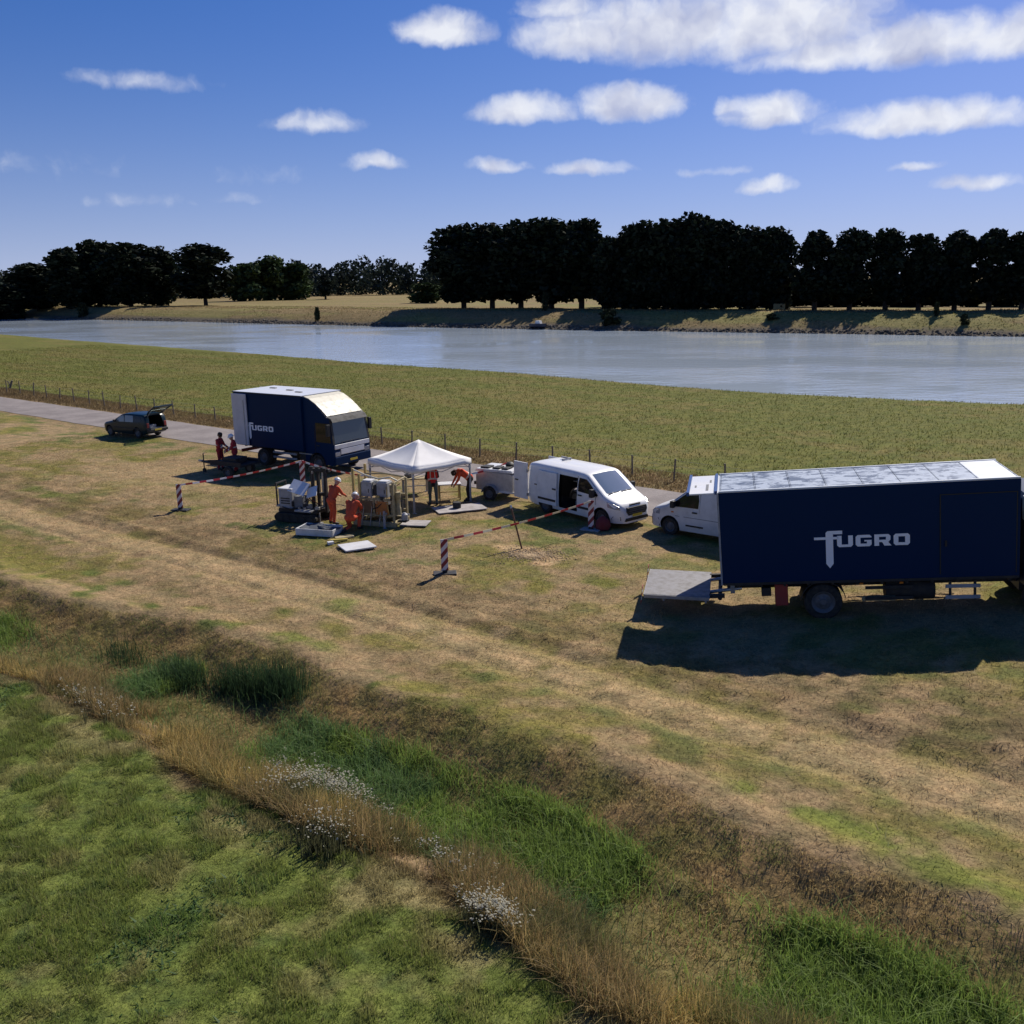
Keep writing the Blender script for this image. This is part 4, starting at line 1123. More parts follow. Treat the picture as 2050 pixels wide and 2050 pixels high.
def transit():
    pf = at(1203, 1056); pr = at(1074, 1022); dv = (pf - pr); hd = math.atan2(dv.y, dv.x)
    L = 5.25; xf, xr, rw = 4.28, 1.06, .345
    f = Vector((math.cos(hd), math.sin(hd), 0)); l = Vector((-f.y, f.x, 0))
    o = pf - f * xf + l * .96
    t = empty('delivery_van', (o.x, o.y, 0), hd, 'white panel van with its sliding side door and rear door open', 'van')
    B = Body([(0, 1.90), (.06, 1.95), (.4, 1.985), (2.6, 1.985), (3.25, 1.955), (3.45, 1.90), (4.32, 1.27), (4.45, 1.20), (4.95, 1.03), (5.12, .90), (5.21, .72), (5.25, .52)],
             [(0, .34), (.4, .26), (4.6, .24), (5.25, .26)], [(0, .94), (.12, .975), (3.9, .985), (4.6, .95), (4.95, .87), (5.15, .72), (5.25, .55)], .115, 1.02)
    body = B.build('body', WHITE, t, stations(0, L, 44, (.03, 5.1, 5.18, 5.22)))
    door = MB().box((2.42, -1.0, 1.06), (1.05, .5, 1.34))
    inner = MB().box((1.55, -.02, 1.07), (2.85, 1.64, 1.50))
    rearh = MB().box((.0, -.02, 1.10), (.5, 1.60, 1.50))
    cut(body, [(arch(xf, .43, -1.2, -.62, .36), BLACK), (arch(xf, .43, .62, 1.2, .36), BLACK), (arch(xr, .42, -1.2, -.66, .36), BLACK), (arch(xr, .42, .66, 1.2, .36), BLACK), (inner, INSIDE), (door, INSIDE), (rearh, INSIDE)])
    van_common(t, B, L, xf, xr, rw, WHITE, -1)
    # sliding door, slid back over the rear flank
    sd_ = B.side_panel([(.66, .42), (1.84, .42), (1.84, .9), (1.84, 1.3), (1.80, 1.74), (.70, 1.74), (.66, 1.3), (.66, .9)], -1, .085, .06).build('sliding_door', WHITE, t)
    MB().box((1.70, -1.06, 1.10), (.20, .03, .06)).build('door_handle', BLACK, sd_)
    MB().box((1.25, -1.05, .62), (1.05, .03, .09)).build('rubbing_strip', BLACK, sd_)
    MB().box((1.10, -1.0, 1.12), (1.30, .02, .035)).build('slide_rail', DARKMETAL, t)
    # shelves and boxes inside
    for z in (.75, 1.15, 1.5): MB().box((2.2, .62, z), (1.9, .34, .04)).build('shelf', LGREY, t)
    for x, z, w_, h_, mt in ((1.9, .93, .5, .30, GREY), (2.5, .90, .4, .26, LGREY), (2.2, 1.30, .6, .24, WHITE2), (2.7, 1.28, .3, .22, GREY)): MB().box((x, .60, z), (w_, .30, h_)).build('storage_box', mt, t, bevel=.01)
    MB().box((2.5, -.1, .46), (.6, .5, .30)).build('tool_case', GREY, t, bevel=.02)
    # rear door swung right round, in line with the flank
    rd = MB().box((-.42, -.99, 1.13), (.86, .05, 1.50)).build('rear_door', WHITE, t, bevel=.02)
    MB().box((-.42, -.985, 1.90), (.84, .055, .05)).build('door_top', WHITE2, rd)
    MB().box((-.66, -1.025, 1.15), (.20, .02, .05)).build('door_handle', BLACK, rd)
    for z in (.6, 1.6): MB().box((-.0, -.99, z), (.06, .07, .12)).build('hinge', STEEL, rd)
    rd2 = MB().box((-.40, .93, 1.13), (.84, .05, 1.50)).build('rear_door', WHITE, t, bevel=.02)
    # glass
    B.top_panel(3.46, 4.33, .02, .03, .012).build('windscreen', M_('van_windscreen', (.13, .18, .24), .03, spec=1.0, coat=1.0), t, smooth=40)  # pale blue base puts the reflected sky into the glass colour
    for s in (-1, 1):
        B.side_panel([(3.02, 1.22), (3.55, 1.20), (4.06, 1.16), (4.10, 1.24), (3.66, 1.60), (3.45, 1.74), (3.05, 1.76), (3.0, 1.5)], s, .008).build('side_window', GLASS, t)
        B.side_panel([(2.95, .45), (2.97, .45), (2.97, 1.1), (2.97, 1.8), (2.95, 1.8), (2.95, 1.1)], s, .006).build('door_gap', BLACK, t)
        B.side_panel([(3.98, .85), (4.0, .85), (4.0, 1.14), (3.98, 1.14)], s, .006).build('door_gap', BLACK, t)
        B.side_panel([(3.02, .56), (3.82, .56), (3.82, .65), (3.02, .65)], s, .022, .04).build('rubbing_strip', BLACK, t)
        MB().box((3.14, s * (B.w(3.14, 1.08) + .02), 1.08), (.20, .03, .05)).build('door_handle', BLACK, t)
        mr = MB().box((3.93, s * 1.12, 1.30), (.16, .20, .32)).box((3.93, s * 1.02, 1.18), (.08, .12, .06)).build('mirror', BLACK, t, bevel=.03)
        # swept headlights
        B.side_panel([(4.62, .84), (4.92, .80), (5.10, .78), (5.06, .90), (4.86, 1.00), (4.55, 1.04)], s, .008).build('headlight', LAMP, t)
        B.side_panel([(4.75, .40), (5.12, .38), (5.12, .52), (4.85, .52)], s, .010).build('fog_lamp_surround', BLACK, t)
    # bonnet gap, grille, bumper
    def nose(z, off=.01): return None
    g1 = MB().prism([(-.46, .56), (.46, .56), (.54, .70), (.50, .85), (-.50, .85), (-.54, .70)], 5.10, 5.262, 'x').build('grille', BLACK, t)
    for z in (.64, .72, .79): MB().box((5.268, 0, z), (.015, .88, .02)).build('grille_bar', RIM, g1)
    MB().prism([(-.30, .90), (.30, .90), (.27, .95), (-.27, .95)], 5.06, 5.15, 'x').build('upper_grille', BLACK, t)
    MB().prism([(-.62, .34), (.62, .34), (.58, .46), (-.58, .46)], 5.13, 5.262, 'x').build('bumper_insert', BLACK, t)
    MB().box((5.272, 0, .545), (.015, .52, .10)).build('number_plate', PLATE, t)
    for y0, a in ((.35, .05), (-.35, .05)): MB().box((4.36, y0, 1.285), (.03, .62, .02), (0, .2, a)).build('wiper', BLACK, t)
    # short ladder end sticking up on the roof
    ld = MB().box((.95, .35, 2.06), (.10, .45, .05)).box((.80, .35, 2.10), (.34, .06, .06)).box((.95, .55, 2.03), (.05, .05, .09)).box((.95, .15, 2.03), (.05, .05, .09)).build('roof_bar', LGREY, t)
    return t
transit()

def transporter():
    pw = at(1339, 1072); hd = rad(180 - 39)
    L = 4.9; xf, xr, rw = 3.98, 1.0, .335
    f = Vector((math.cos(hd), math.sin(hd), 0)); l = Vector((-f.y, f.x, 0))
    o = pw - f * xf - l * .95
    t = empty('delivery_van', (o.x, o.y, 0), hd, 'white panel van half hidden behind the long navy truck', 'van')
    B = Body([(0, 1.84), (.06, 1.90), (.4, 1.94), (2.6, 1.94), (3.05, 1.90), (3.25, 1.84), (4.02, 1.24), (4.15, 1.16), (4.68, .98), (4.82, .86), (4.87, .70), (4.9, .50)],
             [(0, .34), (.4, .26), (4.2, .24), (4.9, .26)], [(0, .91), (.12, .945), (3.6, .95), (4.3, .92), (4.7, .84), (4.84, .72), (4.9, .62)], .12, 1.0)
    body = B.build('body', WHITE2, t, stations(0, L, 40, (.03, 4.75, 4.86)))
    cut(body, [(arch(xf, .41, -1.2, -.62, .35), BLACK), (arch(xf, .41, .62, 1.2, .35), BLACK), (arch(xr, .41, -1.2, -.66, .35), BLACK), (arch(xr, .41, .66, 1.2, .35), BLACK)])
    van_common(t, B, L, xf, xr, rw, WHITE2, 1)
    B.top_panel(3.27, 4.03, .02, .03, .012).build('windscreen', GLASS, t, smooth=40)
    for s in (-1, 1):
        B.side_panel([(2.82, 1.16), (3.40, 1.15), (3.90, 1.12), (3.88, 1.22), (3.48, 1.54), (3.25, 1.70), (2.85, 1.72), (2.80, 1.45)], s, .008).build('side_window', GLASS, t)
        for x in (2.75, 1.55): B.side_panel([(x, .42), (x + .018, .42), (x + .018, 1.1), (x + .018, 1.78), (x, 1.78), (x, 1.1)], s, .006).build('door_gap', BLACK, t)
        B.side_panel([(.15, .78), (3.75, .78), (3.75, .80), (.15, .80)], s, .006, .02).build('body_crease', GREY, t)
        MB().box((2.95, s * (B.w(2.95, 1.0) + .02), 1.0), (.20, .03, .05)).build('door_handle', BLACK, t)
        MB().box((3.78, s * 1.08, 1.24), (.15, .20, .26)).box((3.78, s * .98, 1.16), (.07, .12, .05)).build('mirror', BLACK, t, bevel=.03)
        B.side_panel([(4.42, .76), (4.72, .74), (4.80, .84), (4.62, .95), (4.40, .96)], s, .008).build('headlight', LAMP, t)
        B.side_panel([(4.42, .30), (4.84, .30), (4.84, .56), (4.46, .60)], s, .012).build('bumper_corner', BLACK, t)
        B.side_panel([(2.6, .46), (3.3, .46), (3.3, .52), (2.6, .52)], s, .016).build('sill_strip', BLACK, t)
        MB().box((3.86, s * (B.w(3.86, .9) + .006), .92), (.10, .012, .05)).build('side_indicator', ORLAMP, t)
    MB().prism([(-.55, .66), (.55, .66), (.55, .80), (-.55, .80)], 4.80, 4.895, 'x').build('grille', BLACK, t)
    MB().box((4.905, 0, .46), (.02, .52, .11)).build('number_plate', PLATE, t)
    return t
transporter()

# ---------------------------------------------------------------- estate car with raised tailgate
def estate():
    p = at(268, 872); hd = rad(180 - 30)
    L = 4.25
    f = Vector((math.cos(hd), math.sin(hd), 0)); l = Vector((-f.y, f.x, 0))
    o = p - f * 2.1 - l * .1
    t = empty('hatchback_car', (o.x, o.y, .02), hd, 'dark green-blue hatchback car parked beside the road with tailgate raised', 'car')
    B = Body([(0, .92), (.05, 1.25), (.16, 1.42), (.35, 1.475), (1.5, 1.49), (2.0, 1.46), (2.25, 1.40), (3.0, 1.0), (3.1, .97), (3.85, .84), (4.1, .74), (4.2, .60), (4.25, .45)],
             [(0, .36), (.4, .22), (3.7, .22), (4.25, .26)], [(0, .78), (.12, .83), (3.3, .85), (3.8, .80), (4.1, .68), (4.25, .50)], .22, .90, rc=.11)
    body = B.build('body', DGREEN, t, stations(0, L, 40, (.03, 4.15, 4.22)))
    xf, xr, rw = 3.42, .84, .31
    cut(body, [(arch(xf, .38, -1.1, -.52, .32), BLACK), (arch(xf, .38, .52, 1.1, .32), BLACK), (arch(xr, .38, -1.1, -.56, .32), BLACK), (arch(xr, .38, .56, 1.1, .32), BLACK),
               (MB().hexa([(-.2, -.58, .56), (1.5, -.58, .56), (1.5, .58, .56), (-.2, .58, .56)], [(-.2, -.46, 1.38), (1.5, -.46, 1.38), (1.5, .46, 1.38), (-.2, .46, 1.38)]), INSIDE)])
    for s in (-1, 1):
        wheel(t, xf, s * (B.w(xf, .35) - .10), rw, .19, s, .62); wheel(t, xr, s * (B.w(xr, .35) - .10), rw, .19, s, .62)
        PALEG = M_('tinted_glass', (.16, .18, .18), .06, spec=.8, coat=.6) if s == -1 else bpy.data.materials['tinted_glass']
        B.side_panel([(1.95, .98), (2.82, .95), (2.30, 1.32), (2.0, 1.38), (1.95, 1.2)], s, .008).build('side_window', PALEG, t)
        B.side_panel([(1.12, .99), (1.88, .98), (1.88, 1.2), (1.88, 1.38), (1.16, 1.39), (1.12, 1.2)], s, .008).build('side_window', PALEG, t)
        B.side_panel([(.40, 1.02), (1.04, .99), (1.04, 1.2), (1.06, 1.38), (.52, 1.36), (.42, 1.2)], s, .008).build('side_window', GLASS, t)
        B.side_panel([(.4, .56), (3.0, .56), (3.0, .63), (.4, .63)], s, .02, .04).build('rubbing_strip', BLACK, t)
        MB().box((2.72, s * .94, 1.02), (.12, .18, .14)).build('mirror', BLACK, t, bevel=.03)
        MB().box((-.005, s * .66, .82), (.06, .16, .30)).build('tail_lamp', REDP, t, bevel=.02)
        MB().tube((.12, s * .55, 1.30), (-.32, s * .56, 1.72), .013).build('gas_strut', STEEL, t)
    B.top_panel(2.27, 2.98, .03, .04, .012).build('windscreen', GLASS, t, smooth=40)
    MB().box((-.06, 0, .50), (.14, 1.56, .17)).build('rear_bumper', BLACK, t, bevel=.04)
    MB().box((-.135, 0, .52), (.012, .52, .10)).build('number_plate', PLATE, t)
    MB().box((.5, 0, .60), (.9, 1.0, .05)).build('boot_floor', GREY, t)
    MB().box((.35, .15, .72), (.4, .5, .2)).build('boot_box', LGREY, t, bevel=.02)
    # tailgate: frame with glass, hinged at the roof edge and standing out to the rear
    tg = MB(); a = Vector((.12, 0, 1.47)); b = Vector((-.78, 0, 1.98))
    q = lambda k, y, dz=0: tuple(a + (b - a) * k + Vector((0, y, dz)))
    for s in (-1, 1): tg.path([q(0, s * .52), q(.3, s * .62, .05), q(1, s * .70, .02)], .045, 8)
    tg.path([q(0, -.52), q(0, .52)], .05, 8); tg.path([q(1, -.70, .02), q(1, .70, .02)], .06, 8)
    tgo = tg.build('tailgate', DGREEN, t, smooth=40)
    MB().path([q(.42, -.64, .05), q(.42, .64, .05)], .03, 6).build('tailgate_crossbar', DGREEN, tgo)
    TG = bpy.data.materials.new('tailgate_glass'); TG.use_nodes = True
    tt = NT(TG.node_tree); TG.node_tree.nodes.clear()
    tr_ = tt.n('ShaderNodeBsdfTransparent'); tr_.inputs[0].default_value = (.62, .66, .64, 1); gl_ = tt.n('ShaderNodeBsdfGlossy'); gl_.inputs['Roughness'].default_value = .03
    mx_ = tt.n('ShaderNodeMixShader'); mx_.inputs[0].default_value = .12; ou_ = tt.n('ShaderNodeOutputMaterial')
    TG.node_tree.links.new(tr_.outputs[0], mx_.inputs[1]); TG.node_tree.links.new(gl_.outputs[0], mx_.inputs[2]); TG.node_tree.links.new(mx_.outputs[0], ou_.inputs[0])
    MB().hexa([q(.05, -.50, .0), q(.97, -.66, .04), q(.97, .66, .04), q(.05, .50, .0)], [q(.05, -.50, .012), q(.97, -.66, .052), q(.97, .66, .052), q(.05, .50, .012)]).build('tailgate_glass', TG, tgo)
    return t
estate()

# ---------------------------------------------------------------- silver box trailer behind the van
def trailer():
    p = at(981, 1002); hd = rad(-28)
    t = empty('box_trailer', (p.x, p.y, 0), hd, 'small silver box trailer with raised lid behind the open white van', 'trailer')
    SIL = M_('silver_panel', (.46, .46, .48), .35, metal=.5, var=.3, vscale=4)
    b = MB().prism([(-.75, .42), (1.05, .42), (1.05, 1.15), (.9, 1.22), (-.6, 1.22), (-.75, 1.10)], .12, 1.42, 'y').build('trailer_box', SIL, t, bevel=.02)
    MB().prism([(-.78, 1.24), (1.07, 1.24), (1.02, 1.36), (-.70, 1.36)], .08, 1.46, 'y').build('lid', WHITE2, t, bevel=.02)
    for x, w_ in ((-.35, .42), (.2, .34), (.62, .3)): MB().box((x, .45, 1.40), (w_, .5, .07)).build('strapped_load', BLACK, t, bevel=.02)
    MB().lathe([(.02, 0), (.18, .02), (.20, .14), (.12, .22), (.02, .24)], 14, 'z', (.55, .85, 1.36)).build('rope_coil', BLACK, t, smooth=50)
    for y in (.02, 1.52):
        wheel(t, .0, y, .31, .19, -1 if y < .5 else 1, .58)
        mg = MB()
        for k in range(8):
            a0, a1 = rad(5 + k * 170 / 8), rad(5 + (k + 1) * 170 / 8)
            mg.prism([(math.cos(a) * r, .31 + math.sin(a) * r) for a, r in ((a0, .37), (a1, .37), (a1, .39), (a0, .39))], y - .12, y + .12, 'y')
        mg.build('mudguard', LGREY, t)
    MB().box((-.82, .3, .68), (.16, .22, .14)).build('tail_lamp', BLACK, t, bevel=.02)
    MB().tube((1.05, .77, .45), (2.0, .77, .45), .04).build('drawbar', STEEL, t)
    MB().tube((1.9, .77, .45), (1.9, .77, -.02), .025).build('jockey_leg', STEEL, t)
    MB().box((.5, .12, .40), (1.3, .05, .08)).build('sill', WHITE2, t)
trailer()

# ---------------------------------------------------------------- white pop-up tent
def tent():
    c = Vector((-3.92, 39.95)); hz, ap = 1.93, 2.74; hd_ = 2.22
    t = empty('pop_up_tent', (c.x, c.y, 0), 0, 'white square pop-up tent with pointed roof over the work table', 'tent')
    ang = [rad(-92), rad(-4), rad(88), rad(176)]
    cs = [Vector((math.cos(a) * hd_, math.sin(a) * hd_, 0)) for a in ang]
    mb = MB(); n = 8
    apex = Vector((0, 0, ap))
    for i in range(4):          # four slightly hollow roof panels
        a, b = cs[i], cs[(i + 1) % 4]; vs = []; fs = []
        for r_ in range(n + 1):
            k = r_ / n
            for s in range(n + 1):
                e = a.lerp(b, s / n); p = Vector((0, 0, ap)).lerp(Vector((e.x, e.y, hz)), k)
                sag = .10 * math.sin(k * PI) * (1 - .5 * abs(2 * s / n - 1)) + .05 * k * math.sin(s / n * PI)
                vs.append((p.x, p.y, p.z - sag))
        for r_ in range(n):
            for s in range(n): fs.append((r_ * (n + 1) + s, r_ * (n + 1) + s + 1, (r_ + 1) * (n + 1) + s + 1, (r_ + 1) * (n + 1) + s))
        pn = MB().add(vs, fs).build('roof_panel', CANVAS, t, smooth=60)
        sm = pn.modifiers.new('cloth', 'SOLIDIFY'); sm.thickness = .012
        vs = []; fs = []
        for s in range(n + 1):
            e = a.lerp(b, s / n); sg = .05 * math.sin(s / n * PI); w_ = 1.004 + .006 * math.sin(s * 2.1)
            vs += [(e.x * w_, e.y * w_, hz - sg + .005), (e.x * (w_ + .008), e.y * (w_ + .008), hz - .24 - .02 * math.sin(s * 1.7))]
        fs = [(2 * s, 2 * s + 1, 2 * s + 3, 2 * s + 2) for s in range(n)]
        vl = MB().add(vs, fs).build('valance', CANVAS, t, smooth=60)
        sm = vl.modifiers.new('cloth', 'SOLIDIFY'); sm.thickness = .01
    for i, q in enumerate(cs):
        lg = MB().box((q.x * .97, q.y * .97, hz / 2), (.075, .075, hz), (0, 0, ang[i])).build('leg', LGREY, t)
        MB().box((q.x * .97, q.y * .97, .012), (.16, .16, .02)).build('foot_plate', STEEL, lg)
        MB().box((q.x * .97, q.y * .97, hz - .35), (.10, .10, .12), (0, 0, ang[i])).build('slider', WHITE2, lg)
    for i in range(4):
        a, b = cs[i] * .96, cs[(i + 1) % 4] * .96
        m_ = (a + b) / 2
        tr = MB()
        tr.tube((a.x, a.y, hz - .10), (m_.x, m_.y, hz - .38), .014); tr.tube((a.x, a.y, hz - .38), (m_.x, m_.y, hz - .10), .014)
        tr.tube((b.x, b.y, hz - .10), (m_.x, m_.y, hz - .38), .014); tr.tube((b.x, b.y, hz - .38), (m_.x, m_.y, hz - .10), .014)
        tr.build('truss', LGREY, t)
    return c, cs
TENT_C, TENT_CS = tent()

# ---------------------------------------------------------------- tables
def table(px, py, hd, w_, d_, h_, name, label, mt_top, mt_leg):
    p = at(px, py)
    t = empty(name, (p.x, p.y, 0), hd, label, 'table')
    MB().box((0, 0, h_), (w_, d_, .05)).build('table_top', mt_top, t, bevel=.01)
    for a in (-1, 1):
        for b in (-1, 1): MB().box((a * (w_ / 2 - .06), b * (d_ / 2 - .06), h_ / 2), (.05, .05, h_)).build('leg', mt_leg, t)
    MB().box((0, d_ / 2 - .06, h_ * .4), (w_ - .12, .03, .04)).build('stretcher', mt_leg, t)
    return t, p
TB, TBP = table(900, 1000, rad(10), 1.0, .6, .72, 'work_table', 'pale folding table with ochre legs beside the standing person', WHITE2, OCHRE)
TB2, TB2P = table(832, 988, rad(12), 1.2, .7, .72, 'work_table', 'beige table under the tent behind its front leg', BEIGE, LGREY)
o = MB().box((0, 0, .09), (.32, .26, .18)).box((0, 0, .20), (.20, .05, .03)).build('instrument_case', GREY, None, bevel=.02, loc=(TB2P.x - .3, TB2P.y, .745)); tag(o, 'grey instrument case standing on the beige table', 'case')
o = MB().lathe([(.0, 0), (.16, 0), (.18, .34), (.17, .36), (.0, .36)], 16).path([(-.17, 0, .34), (-.1, 0, .48), (.1, 0, .48), (.17, 0, .34)], .008, 6).build('bucket', BLACK, None, smooth=40, loc=at(915, 1022) + Vector((0, 0, 0))); tag(o, 'black bucket on the grass in front of the bending person', 'bucket')

# ---------------------------------------------------------------- people
def cap_mesh(mb, a, b, ra, rb, n=12):
    """tapered limb with round ends"""
    a, b = Vector(a), Vector(b); d = (b - a); ln = d.length
    d = d.normalized() if ln > 1e-6 else Vector((0, 0, 1))
    x = d.orthogonal().normalized(); y = d.cross(x)
    rings = []
    for k in range(5):
        t = -PI / 2 + (PI / 2) * k / 4 if k < 4 else 0
        rings.append((a + d * (math.sin(t) * ra), max(.001, math.cos(t) * ra)))
    for k in range(5):
        t = (PI / 2) * k / 4
        rings.append((b + d * (math.sin(t) * rb), max(.001, math.cos(t) * rb)))
    R_ = [[p + x * (r * math.cos(2 * PI * i / n)) + y * (r * math.sin(2 * PI * i / n)) for i in range(n)] for p, r in rings]
    mb.rings(R_)

SKIN = M_('skin', (.45, .25, .17), .55)
HAIR = M_('brown_hair', (.030, .019, .012), .7, bump=.4, bscale=60)
def cloth(name, c): return M_(name, c, .88, var=.12, vscale=9, bump=.45, bscale=11)
C_ORANGE = cloth('orange_coverall', (.62, .085, .030))
C_RED = cloth('dark_red_coverall', (.44, .030, .034))
C_BLACK = cloth('black_cloth', (.012, .012, .014))
C_OLIVE = cloth('grey_green_trousers', (.105, .120, .095))
C_VEST = cloth('red_orange_vest', (.72, .040, .030))
C_VEST2 = cloth('orange_vest', (.78, .095, .030))
C_BAND = M_('reflective_band', (.62, .58, .50), .5)
C_BOOT = M_('boot_leather', (.022, .018, .015), .7)
HELM = M_('helmet_white', (.80, .80, .78), .35)

POSES = {
 'stand': dict(pelvis=(0, 0, .94), waist=(.0, 0, 1.10), chest=(.03, 0, 1.30), neck=(.05, 0, 1.47), head=(.09, 0, 1.60),
   sh=[(.02, .185, 1.40), (.02, -.185, 1.40)], el=[(.10, .27, 1.14), (.14, -.25, 1.15)], wr=[(.32, .22, 1.02), (.36, -.16, 1.04)],
   hip=[(0, .095, .92), (0, -.095, .92)], kn=[(.05, .12, .50), (.03, -.12, .50)], an=[(0, .13, .10), (-.04, -.13, .10)], toe=[(.17, .15, .045), (.13, -.16, .045)]),
 'bend': dict(pelvis=(-.12, 0, .92), waist=(.02, 0, 1.04), chest=(.22, 0, 1.17), neck=(.38, 0, 1.24), head=(.50, 0, 1.19),
   sh=[(.30, .18, 1.20), (.30, -.18, 1.20)], el=[(.40, .22, .92), (.42, -.20, .94)], wr=[(.52, .14, .72), (.56, -.10, .74)],
   hip=[(-.12, .095, .90), (-.12, -.095, .90)], kn=[(.02, .13, .50), (-.08, -.13, .49)], an=[(-.02, .14, .10), (-.16, -.14, .10)], toe=[(.15, .16, .045), (.01, -.16, .045)]),
 'kneel': dict(pelvis=(-.05, 0, .50), waist=(.03, 0, .66), chest=(.18, 0, .86), neck=(.30, 0, 1.00), head=(.40, 0, 1.09),
   sh=[(.20, .185, .95), (.20, -.185, .95)], el=[(.38, .24, .72), (.40, -.22, .74)], wr=[(.58, .12, .58), (.60, -.08, .60)],
   hip=[(-.05, .10, .48), (-.05, -.10, .48)], kn=[(.28, .17, .12), (.36, -.15, .50)], an=[(-.12, .18, .09), (.26, -.15, .10)], toe=[(-.28, .18, .05), (.44, -.17, .045)]),
 'lean': dict(pelvis=(-.04, 0, .90), waist=(.04, 0, 1.05), chest=(.14, 0, 1.24), neck=(.22, 0, 1.39), head=(.29, 0, 1.50),
   sh=[(.14, .185, 1.33), (.14, -.185, 1.33)], el=[(.26, .25, 1.08), (.28, -.24, 1.10)], wr=[(.48, .18, .98), (.50, -.14, 1.00)],
   hip=[(-.04, .095, .89), (-.04, -.095, .89)], kn=[(.08, .12, .48), (-.03, -.12, .49)], an=[(-.02, .13, .10), (-.10, -.13, .10)], toe=[(.15, .15, .045), (.07, -.16, .045)]),
}
def person(loc, rz, pose, top, legs, label, helmet=None, vest=None, bands=False, sleeves=None, s=1.0):
    P = POSES[pose]; V3 = lambda a: Vector(a)
    segs = []          # (a, b, ra, rb, material slot)
    TOP, LEG, SK, BOOT, BAND, SLV = range(6)
    pe, wa, ce, ne, he = map(V3, (P['pelvis'], P['waist'], P['chest'], P['neck'], P['head']))
    sh = [V3(q) for q in P['sh']]; hp = [V3(q) for q in P['hip']]
    segs.append((hp[0] * .8 + pe * .2, hp[1] * .8 + pe * .2, .125, .125, LEG))
    segs.append((pe, wa, .145, .135, TOP))
    for k in (0, 1):
        side = (sh[k] - (sh[0] + sh[1]) / 2)
        segs.append((wa + side * .30, ce + side * .50, .12, .125, TOP))
        segs.append((ce + side * .45, sh[k] - side * .12 - (sh[k] - ce) * .08, .115, .085, TOP))
        segs.append((sh[k], V3(P['el'][k]), .068, .054, SLV)); segs.append((V3(P['el'][k]), V3(P['wr'][k]), .052, .040, SLV))
        segs.append((hp[k], V3(P['kn'][k]), .095, .070, LEG)); segs.append((V3(P['kn'][k]), V3(P['an'][k]), .070, .052, LEG))
        segs.append((V3(P['an'][k]), V3(P['toe'][k]), .055, .045, BOOT)); segs.append((V3(P['an'][k]) + Vector((0, 0, -.03)), V3(P['an'][k]) * .85 + V3(P['toe'][k]) * .15 + Vector((0, 0, -.03)), .05, .05, BOOT))
        w_, e_ = V3(P['wr'][k]), V3(P['el'][k]); d = (w_ - e_).normalized(); up = Vector((0, 0, 1)); lat = d.cross(up).normalized(); dn = lat.cross(d) * -1
        pm = w_ + d * .09
        segs.append((w_, pm, .030, .036, SK))
        for q, ln in zip((-1.5, -.5, .5, 1.5), (.060, .075, .080, .070)):
            b0 = pm + lat * (.019 * q); b1 = b0 + d * ln * .5 + dn * .012; b2 = b1 + d * ln * .35 + dn * .035
            segs.append((b0, b1, .0115, .0105, SK)); segs.append((b1, b2, .0105, .009, SK))
        inn = lat * (-1 if k == 0 else 1)
        th = w_ + d * .035 + inn * .03; segs.append((th, th + d * .035 + inn * .03 + dn * .01, .013, .012, SK)); segs.append((th + d * .035 + inn * .03 + dn * .01, th + d * .07 + inn * .03 + dn * .03, .012, .010, SK))
    segs.append((ce, ne, .10, .062, TOP)); segs.append((ne, he - (he - ne) * .2, .055, .058, SK))
    hd_ = (he - ne).normalized(); fw = Vector((1, 0, 0)) - hd_ * hd_.x
    fw = fw.normalized() if fw.length > .05 else Vector((0, 0, -1))
    segs.append((he - hd_ * .02 + fw * .01, he + hd_ * .045 - fw * .005, .083, .092, SK)); segs.append((he - hd_ * .06 + fw * .045, he - hd_ * .02 + fw * .03, .045, .06, SK))
    segs.append((he + fw * .085 - hd_ * .005, he + fw * .108 - hd_ * .028, .012, .016, SK))
    lat = fw.cross(hd_)
    for q in (-1, 1): segs.append((he + lat * q * .088, he + lat * q * .096 + hd_ * .03, .018, .020, SK))
    mb = MB()
    for a, b, ra, rb, mt in segs: cap_mesh(mb, a, b, ra, rb)
    e = empty('person', loc, rz, label, 'person'); e.scale = (s, s, s)
    mats = [top, legs, SKIN, C_BOOT, C_BAND, sleeves or top]
    o = mb.build('body', mats, e)
    rm = o.modifiers.new('remesh', 'REMESH'); rm.mode = 'VOXEL'; rm.voxel_size = .011
    sm = o.modifiers.new('smooth', 'SMOOTH'); sm.iterations = 3; sm.factor = .5
    apply_mods(o)
    me = o.data
    me.materials.clear()
    for mt in mats: me.materials.append(mt)
    n = len(me.polygons); cen = np.empty(n * 3, np.float32); me.polygons.foreach_get('center', cen); cen = cen.reshape(-1, 3)
    best = np.full(n, 1e9); slot = np.zeros(n, np.int32)
    for a, b, ra, rb, mt in segs:
        a, b = np.array(a), np.array(b); ab = b - a; l2 = max(1e-9, ab @ ab)
        t = np.clip((cen - a) @ ab / l2, 0, 1); dd = np.linalg.norm(cen - (a + t[:, None] * ab), axis=1) - (ra + (rb - ra) * t)
        k = dd < best; best[k] = dd[k]; slot[k] = mt
    if bands:
        for (p0, p1, f0, f1, mt) in [(wa, ce, .25, .50, TOP)] + [(V3(P['el'][k]), V3(P['wr'][k]), .35, .6, SLV) for k in (0, 1)] + [(V3(P['kn'][k]), V3(P['an'][k]), .35, .55, LEG) for k in (0, 1)]:
            p0, p1 = np.array(p0), np.array(p1); ab = p1 - p0; t = (cen - p0) @ ab / (ab @ ab); dd = np.linalg.norm(cen - (p0 + np.clip(t, 0, 1)[:, None] * ab), axis=1)
            slot[(t > f0) & (t < f1) & (slot == mt) & (dd < .32)] = BAND
    me.polygons.foreach_set('material_index', slot); me.polygons.foreach_set('use_smooth', np.ones(n, bool)); me.update()
